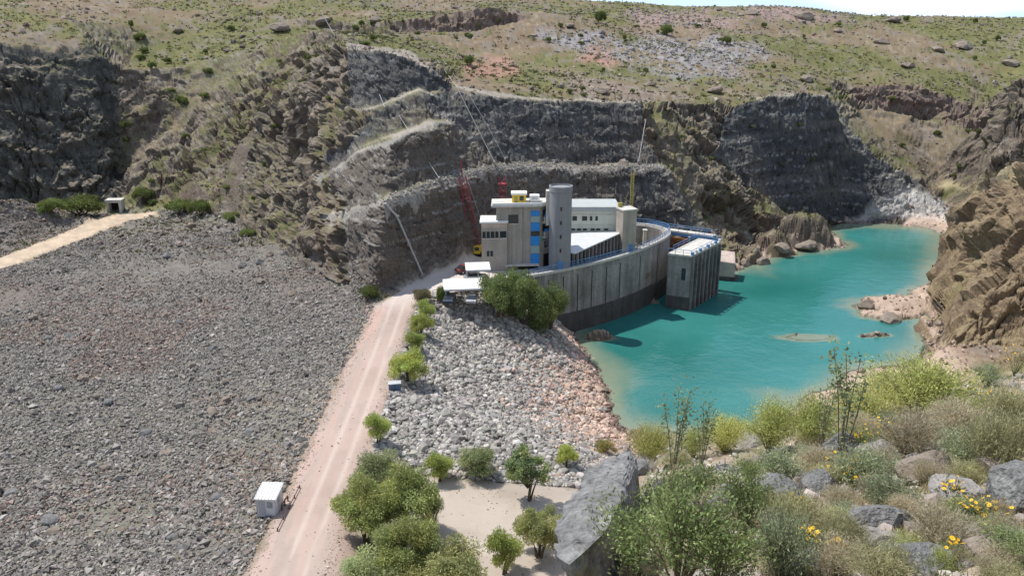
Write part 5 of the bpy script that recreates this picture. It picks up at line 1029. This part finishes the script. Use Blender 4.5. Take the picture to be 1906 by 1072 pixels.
def intake():
    r = empty('intake_block', (0, 0, 0)); P = [(31.7, 163.6), (35.9, 161.6), (44.2, 172.6), (40.3, 175.4)]
    MB().prism(P, -6, 11.2).build('wall', CONC, r); c = Vector((38.0, 168.3))
    MB().prism([tuple(c + (Vector(p) - c) * 1.02) for p in P], -6, 2.7).build('base_course', CONCD, r)
    MB().prism([tuple(c + (Vector(p) - c) * 1.04) for p in P], 11.2, 11.6).build('deck', CONCL, r)
    a, b = P[1], P[2]
    for k in range(8):
        f = .02 + k * .135; mb = MB(); quadbox(mb, L2(a, b, f), L2(a, b, f + .035), -2, 11.0, .5, 0); mb.build('buttress', CONCM, r)
        if k < 7: mb = MB(); quadbox(mb, L2(a, b, f + .045), L2(a, b, f + .125), 0.5, 9.6, .06, .02); mb.build('gate_slot', DARKG, r)
        MB().box((*L2(a, b, f + .017), 11.9), (.5, .5, .6), .9).build('hoist_block', WHITE if k % 2 else RAILB, r)
    mb = MB(); quadbox(mb, L2(P[0], P[1], .62), L2(P[0], P[1], .80), 6.3, 8.8, .06, .02); mb.build('window', GLASS, r)
    tag(r, 'grey concrete intake block standing in the lake with a ribbed dark side', 'intake tower')
    rr = empty('railing', (36, 163, 11.6)); ring = [tuple(c + (Vector(p) - c) * 1.04) for p in P]; L = []
    for i in range(4):
        if i == 3: continue
        for k in range(6 if i else 3): L.append(L2(ring[i], ring[(i + 1) % 4], k / (6 if i else 3)))
    L.append(ring[3]); L += [L2(ring[3], ring[0], k / 6) for k in range(1, 6)]
    hr = MB(); q = [(x - 36, y - 163) for x, y in L]; hr.tube([(x, y, 1.05) for x, y in q], .05, 5); hr.tube([(x, y, .55) for x, y in q], .035, 5); hr.build('handrail', RAILB, rr)
    for x, y in q: MB().box((x, y, .53), (.07, .07, 1.06)).build('post', RAILB, rr)
    tag(rr, 'blue railing around the deck of the intake block', 'railing')
    # bridge back to the ring, gate between
    r = empty('gantry_bridge', (37, 179, 12)); A, B = Vector((30.3, 183.4)), Vector((43.6, 175.2)); t = (B - A); ang = math.atan2(t.y, t.x); m_ = (A + B) / 2 - Vector((37, 179))
    MB().box((m_.x, m_.y, .15), (t.length, 1.8, .35), ang).build('deck', CONCL, r); MB().box((m_.x, m_.y - .9, -.35), (t.length, .2, .7), ang).build('girder', RAILB, r)
    for s in (-1, 1):
        off_ = Vector((-t.y, t.x)).normalized() * .85 * s; mb = MB(); mb.tube([(A.x - 37 + off_.x, A.y - 179 + off_.y, 1.3), (B.x - 37 + off_.x, B.y - 179 + off_.y, 1.3)], .05, 5)
        for k in range(9): q = A.lerp(B, k / 8) - Vector((37, 179)) + off_; mb.box((q.x, q.y, .8), (.07, .07, 1.0))
        mb.build('handrail', RAILB, r)
    tag(r, 'light footbridge from the ring to the intake block', 'bridge')
    r = empty('sluice_gate', (36.6, 177.6, 6)); MB().box((0, 0, 2.6), (4.0, .4, 5.0), -.5).build('gate_leaf', mat('gate_orange_brown', (.30, .12, .045), .7, n1=(2, .3), streak=(1, .3)), r); 
    for k in range(4): MB().box((0, -.25, .8 + 1.2 * k), (4.0, .15, .2), -.5).build('stiffener', RUST, r)
    for s in (-1, 1): MB().box((2.15 * s * math.cos(-.5), 2.15 * s * math.sin(-.5), 0.2), (.5, .7, 11), -.5).build('guide_post', CONC, r)
    tag(r, 'rust brown sluice gate between the ring and the intake block', 'gate')
    for x, l in ((26.6, 'left cream gate post inside the ring court'), (29.3, 'right cream gate post inside the ring court')):
        r = empty('gate_post', (x, 180.5 - (x - 26) * .3, 7.1)); MB().box((0, 0, 2.6), (.7, .9, 5.2)).build('shaft', CREAM, r); MB().box((0, 0, 5.3), (.95, 1.15, .25)).build('cap', CONCL, r); tag(r, l, 'post')
    r = empty('hoist_machine', (26.4, 172.2, 7.6)); MB().box((0, 0, .9), (3.0, 1.6, 1.8)).build('frame', RAILB, r, bevel=.08); MB().tube([(-1.3, -.9, 1.4), (1.3, -.9, 1.4)], .5, 12).build('drum', BLUE, r); MB().box((0, 0, 2.3), (1.2, 1.0, 1.0)).build('motor', STEEL, r); tag(r, 'blue hoist machine behind the curved wall', 'machine')
    r = empty('concrete_block', (48.6, 184.8, 0)); mb = MB(); mb.prism([(-2.2, -2.4), (1.8, -3.2), (3.0, 2.2), (-1.6, 2.8)], -4, [4.6, 4.2, 5.4, 5.8]); mb.build('body', PINKC, r, bevel=.12); MB().prism([(-2.4, -2.6), (2.0, -3.4), (3.2, -1.5), (-2.3, -1.0)], -4, .9).build('footing', CONCD, r); tag(r, 'pinkish concrete block at the shore right of the intake block', 'block')
CONCM = mat('dark_concrete', (.20, .19, .185), .9, n1=(.6, .25), n2=(3., .2), streak=(1.6, .35)); DARKG = mat('dark_gate_steel', (.06, .065, .07), .6, n1=(2, .2), streak=(1, .3))  # first: darker concrete with strong run-off streaks, for the intake ribs
intake()
def car(loc, rz, paint, label):
    r = empty('parked_car', loc, rz); prof = [(-2.15, .35), (-2.2, .75), (-1.95, .92), (-1.2, .98), (1.0, .95), (2.0, .82), (2.15, .55), (2.1, .3)]
    mb = MB(); n = len(prof)
    for s in (-.84, .84): mb.v += [(x, s, z) for x, z in prof]
    mb.f += [tuple(range(n))[::-1], tuple(range(n, 2 * n))] + [(i, (i + 1) % n, n + (i + 1) % n, n + i) for i in range(n)]; mb.mi = [0] * len(mb.f); mb.build('body', paint, r, bevel=.04)
    c = MB(); pr = [(-1.75, .96), (-1.25, 1.42), (.25, 1.45), (1.05, .95)]
    for s, k in ((-.78, .66), (.78, .66)): c.v += [(x, (s if z < 1 else math.copysign(k, s)), z) for x, z in pr]
    c.f += [(3, 2, 1, 0), (4, 5, 6, 7)] + [(i, (i + 1) % 4, 4 + (i + 1) % 4, 4 + i) for i in range(4)]; c.mi = [0] * 6; c.build('window', GLASS, r)
    MB().box((-.5, 0, 1.47), (1.45, 1.25, .05)).build('roof', paint, r)
    for x in (-1.35, 1.35):
        for s in (-1, 1):
            w = MB().tube([(x, s * .68, .32), (x, s * .88, .32)], .32, 14).build('wheel', RUBB, r); MB().tube([(x, s * .88, .32), (x, s * .90, .32)], .19, 10).build('rim', STEEL, w)
    for s in (-1, 1): MB().box((2.13, s * .6, .65), (.06, .35, .14)).build('headlight', WHITE, r)
    return tag(r, label, 'car')
PSIL = mat('silver_car_paint', (.42, .44, .46), .3, metal=.5); PDRK = mat('dark_car_paint', (.05, .07, .10), .3, metal=.3); PRED = mat('maroon_car_paint', (.16, .04, .035), .35)
def yard():
    def canopy(px, py, w, d, rz, label, tilt=.08):
        p = Vector(PZ(px, py, 14.6)); r = empty('carport', (p.x, p.y, 12), rz); mb = MB(); mb.box((0, 0, 2.65), (w, d, .1), 0, tilt); mb.build('roof', WHITE, r)
        mb = MB(); mb.box((0, -d / 2, 2.5 - tilt * d / 2), (w, .08, .25)); mb.build('fascia', STEEL, r)
        for sx in (-.45, 0, .45):
            for sy in (-.42, .42): MB().tube([(w * sx, d * sy, 0), (w * sx, d * sy, 2.55 + tilt * d * sy)], .06, 6).build('post', STEEL, r)
        tag(r, label, 'carport'); return p
    a = canopy(889, 496, 4.4, 3.8, .1, 'small white carport roof close to the annex wall'); b = canopy(862, 529, 6.6, 4.6, .12, 'large flat white carport roof nearest the road bend')
    car((a.x - .3, a.y + .1, 12.05), .3, PSIL, 'silver car under the small carport'); car((a.x - 2.2, a.y + 5.0, 12.05), .6, PRED, 'maroon car standing in the open beyond the small carport')
    car((b.x - 2.2, b.y - 1.4, 12.05), 1.5, PDRK, 'dark car under the left half of the large carport'); car((b.x + 1.6, b.y - 1.4, 12.05), 1.5, PSIL, 'silver car under the right half of the large carport')
    # retaining wall with blue rail
    q = [(-13.2, 133.6), (-9.5, 135.8), (-6, 137.6), (-3.6, 139.4), (-1.3, 141.2)]
    r = empty('retaining_wall', (-13.2, 133.6, 12)); mb = MB()
    for i in range(4): mb.prism([(q[i][0] + 13.2, q[i][1] - 133.6), (q[i + 1][0] + 13.2, q[i + 1][1] - 133.6), (q[i + 1][0] + 12.9, q[i + 1][1] - 133.2), (q[i][0] + 12.9, q[i][1] - 133.2)], -3, .35)
    mb.build('wall', mat('brown_stone_wall', (.22, .16, .12), .95, n1=(1.5, .3)), r); tag(r, 'low brown retaining wall at the edge of the paved yard', 'wall')
    r = empty('railing', (-13.2, 133.8, 12.3)); hr = MB(); pp = [(x + 13.1, y - 133.5) for x, y in q]
    for h in (1.05, .65, .3): hr.tube([(x, y, h) for x, y in pp], .06, 5)
    hr.build('handrail', TEAL, r)
    for i in range(4):
        for k in range(3): x, y = L2(pp[i], pp[i + 1], k / 3); MB().box((x, y, .5), (.09, .09, 1.1)).build('post', RAILB, r)
    tag(r, 'pale blue railing on the brown retaining wall of the yard', 'railing')
    p = hit(807, 560); r = empty('white_barrier', p, .1); MB().box((0, 0, .75), (1.5, .12, .35)).build('board', WHITE, r)
    for s in (-.6, .6): MB().box((s, 0, .3), (.1, .3, .7)).build('leg', DARK, r)
    tag(r, 'short white barrier board beside the small green bush', 'barrier')
    p = hit(735, 727); r = empty('utility_box', p, .2); MB().box((0, 0, .55), (1.5, .9, 1.1)).build('cabinet', mat('bluegrey_paint', (.10, .15, .23), .6, n1=(3, .15)), r, bevel=.05); MB().box((0, 0, 1.13), (1.65, 1.05, .08)).build('lid', STEEL, r); MB().box((.0, -.46, .55), (.05, .03, .9)).build('door_gap', DARK, r); tag(r, 'blue-grey box at the road edge under the bright green tree', 'utility box')
    # white guard hut, roof falling towards the viewer
    p = hit(504, 951); r = empty('guard_hut', p, -.06); r.scale = (.86, .86, .92); HW = mat('hut_panel', (.62, .64, .68), .6, n1=(1.5, .06), streak=(2, .1))
    MB().prism([(-1.0, -1.25), (1.05, -1.25), (1.05, 1.25), (-1.0, 1.25)], -.2, [2.15, 2.15, 2.5, 2.5]).build('wall', HW, r); mb = MB(); mb.prism([(-1.2, -1.45), (1.25, -1.45), (1.25, 1.45), (-1.2, 1.45)], [2.13, 2.13, 2.53, 2.53], [2.27, 2.27, 2.67, 2.67]); mb.build('roof', WHITE, r)
    mb = MB()
    for k in range(7): mb.tube([(-1.1 + .375 * k, -1.46, 2.29), (-1.1 + .375 * k, 1.46, 2.69)], .03, 4)
    mb.build('roof_rib', STEEL, r)
    MB().box((-.45, -1.27, 1.2), (.7, .05, 1.7)).build('door', mat('hut_door', (.42, .44, .48), .5, n1=(2, .06)), r); MB().box((.45, -1.27, 1.5), (.6, .05, .7)).build('window', mat('hut_glass', (.30, .33, .37), .2), r); MB().box((1.06, 0, 1.5), (.05, .9, .7)).build('window', mat('hut_glass2', (.35, .37, .40), .2), r)
    for sx in (-1.0, 1.05): MB().box((sx, -1.27, 1.05), (.07, .07, 2.1)).build('corner_post', STEEL, r)
    MB().box((.02, 0, .03), (2.6, 2.9, .12)).build('base', CONCD, r); tag(r, 'small white guard hut with a flat white roof beside the road', 'hut')
    a, b = hit(558, 908), hit(517, 988); r = empty('barrier_rail', b); d = a - b
    MB().tube([(0, 0, .25), (d.x, d.y, d.z + .25)], .05, 6).build('rail', RUST, r)
    for f in (0, .25, .5, .75, 1): MB().box((d.x * f, d.y * f, d.z * f + .1), (.10, .10, .5)).build('post', RUST, r)
    tag(r, 'long rusty rail between the guard hut and the road', 'rail')
    a, b = hit(536, 932), hit(525, 950); r = empty('barrier_rail', b); d = a - b; MB().tube([(0, 0, .6), (d.x, d.y, d.z + .6)], .07, 6).build('rail', RUST, r)
    for f in (0, .5, 1): MB().box((d.x * f, d.y * f, d.z * f + .25), (.10, .10, .75)).build('post', RUST, r)
    tag(r, 'short dark rail right against the guard hut', 'rail')
    # concrete portal at the head of the berm track
    p = hit(214, 396); r = empty('tunnel_portal', p + Vector((0, 1, 0)), .1)
    for s in (-1, 1): MB().box((s * 1.7, 0, 1.4), (.7, 3, 3.2)).build('jamb', CONCL, r)
    MB().box((0, 0, 3.35), (4.6, 3.1, .8)).build('lintel', CONCL, r); MB().box((0, .9, 1.3), (2.7, .8, 3.1)).build('opening', DARK, r); tag(r, 'small concrete portal with a dark opening under the dark cliff', 'portal')
    # kerb on the outer edge of the long bench
    for px, l in ((1158, 'thin post standing on the skyline left of the clouds'),):
        p = hit(px, 9); r = empty('utility_pole', p); MB().tube([(0, 0, -.5), (0, 0, 4.5)], [.16, .1], 8).build('pole', M_BARK, r); MB().box((0, 0, 4.0), (1.6, .12, .12)).build('crossarm', M_BARK, r); tag(r, l, 'pole')
yard()
def cables():
    WC = mat('pale_cable', (.42, .42, .42), .6, n1=(3, .1)); C_ = [([(597, 22), (625, 72)], .10, 'thin pale cable at the top of the cliffs, leftmost'), ([(668, 86), (718, 205)], .10, 'pale cable hanging down the uppermost cut face'), ([(745, 222), (818, 336)], .10, 'pale cable hanging to the left end of the long bench'),
          ([(815, 118), (852, 170), (882, 230), (920, 306)], .09, 'long pale cable down the middle of the big cut face'), ([(826, 118), (872, 180), (905, 235), (940, 300)], .06, 'thinner cable right beside the long pale one'), ([(1200, 228), (1187, 304)], .16, 'white pipe down the spur above the right end of the bench')]
    for pts, rad, l in C_:
        P = [hit(*p) + Vector((0, -1.4, .8)) for p in pts]; r = empty('cable', P[-1]); MB().tube([p - P[-1] for p in P], rad * .6, 5).build('strand', WC, r)
        for k in (0, -1): MB().box(P[k] - P[-1] + Vector((0, .6, -.2)), (.4, 1.5, .4)).build('anchor', CONC, r)
        tag(r, l, 'cable')
    P = [hit(*p) + Vector((.2, -.9, .5)) for p in ((716, 382), (738, 405), (760, 455), (785, 512))]; r = empty('drain_pipe', P[-1])
    MB().tube([p - P[-1] for p in P], .17, 8).build('pipe', WC, r)
    for p in P: MB().box(p - P[-1] + Vector((0, .4, -.3)), (.6, .9, .5)).build('bracket', CONC, r)
    tag(r, 'pale drain pipe running down the cliff to the end of the road', 'pipe')
    # loose pale rubble kept on the lip of the long bench
    L = B1[3:]; n = 2600; t = np.sort(rng.random(n)) * (len(L) - 1.001); i = t.astype(int); f = t - i; A = np.array(L)[i]; B = np.array(L)[i + 1]; P = A + (B - A) * f[:, None] + rng.normal(size=(n, 3)) * np.array([.5, 1.1, 0]); P[:, 1] += 1.6; P[:, 2] = HT(P[:, 0], P[:, 1]) + .15
    stones('bench_rubble', P, rng.uniform(.12, .45, n), greys(n, (.31, .295, .27), .2), M_STONE, 'pale rubble along the lip of the long bench', 'rubble')
cables()
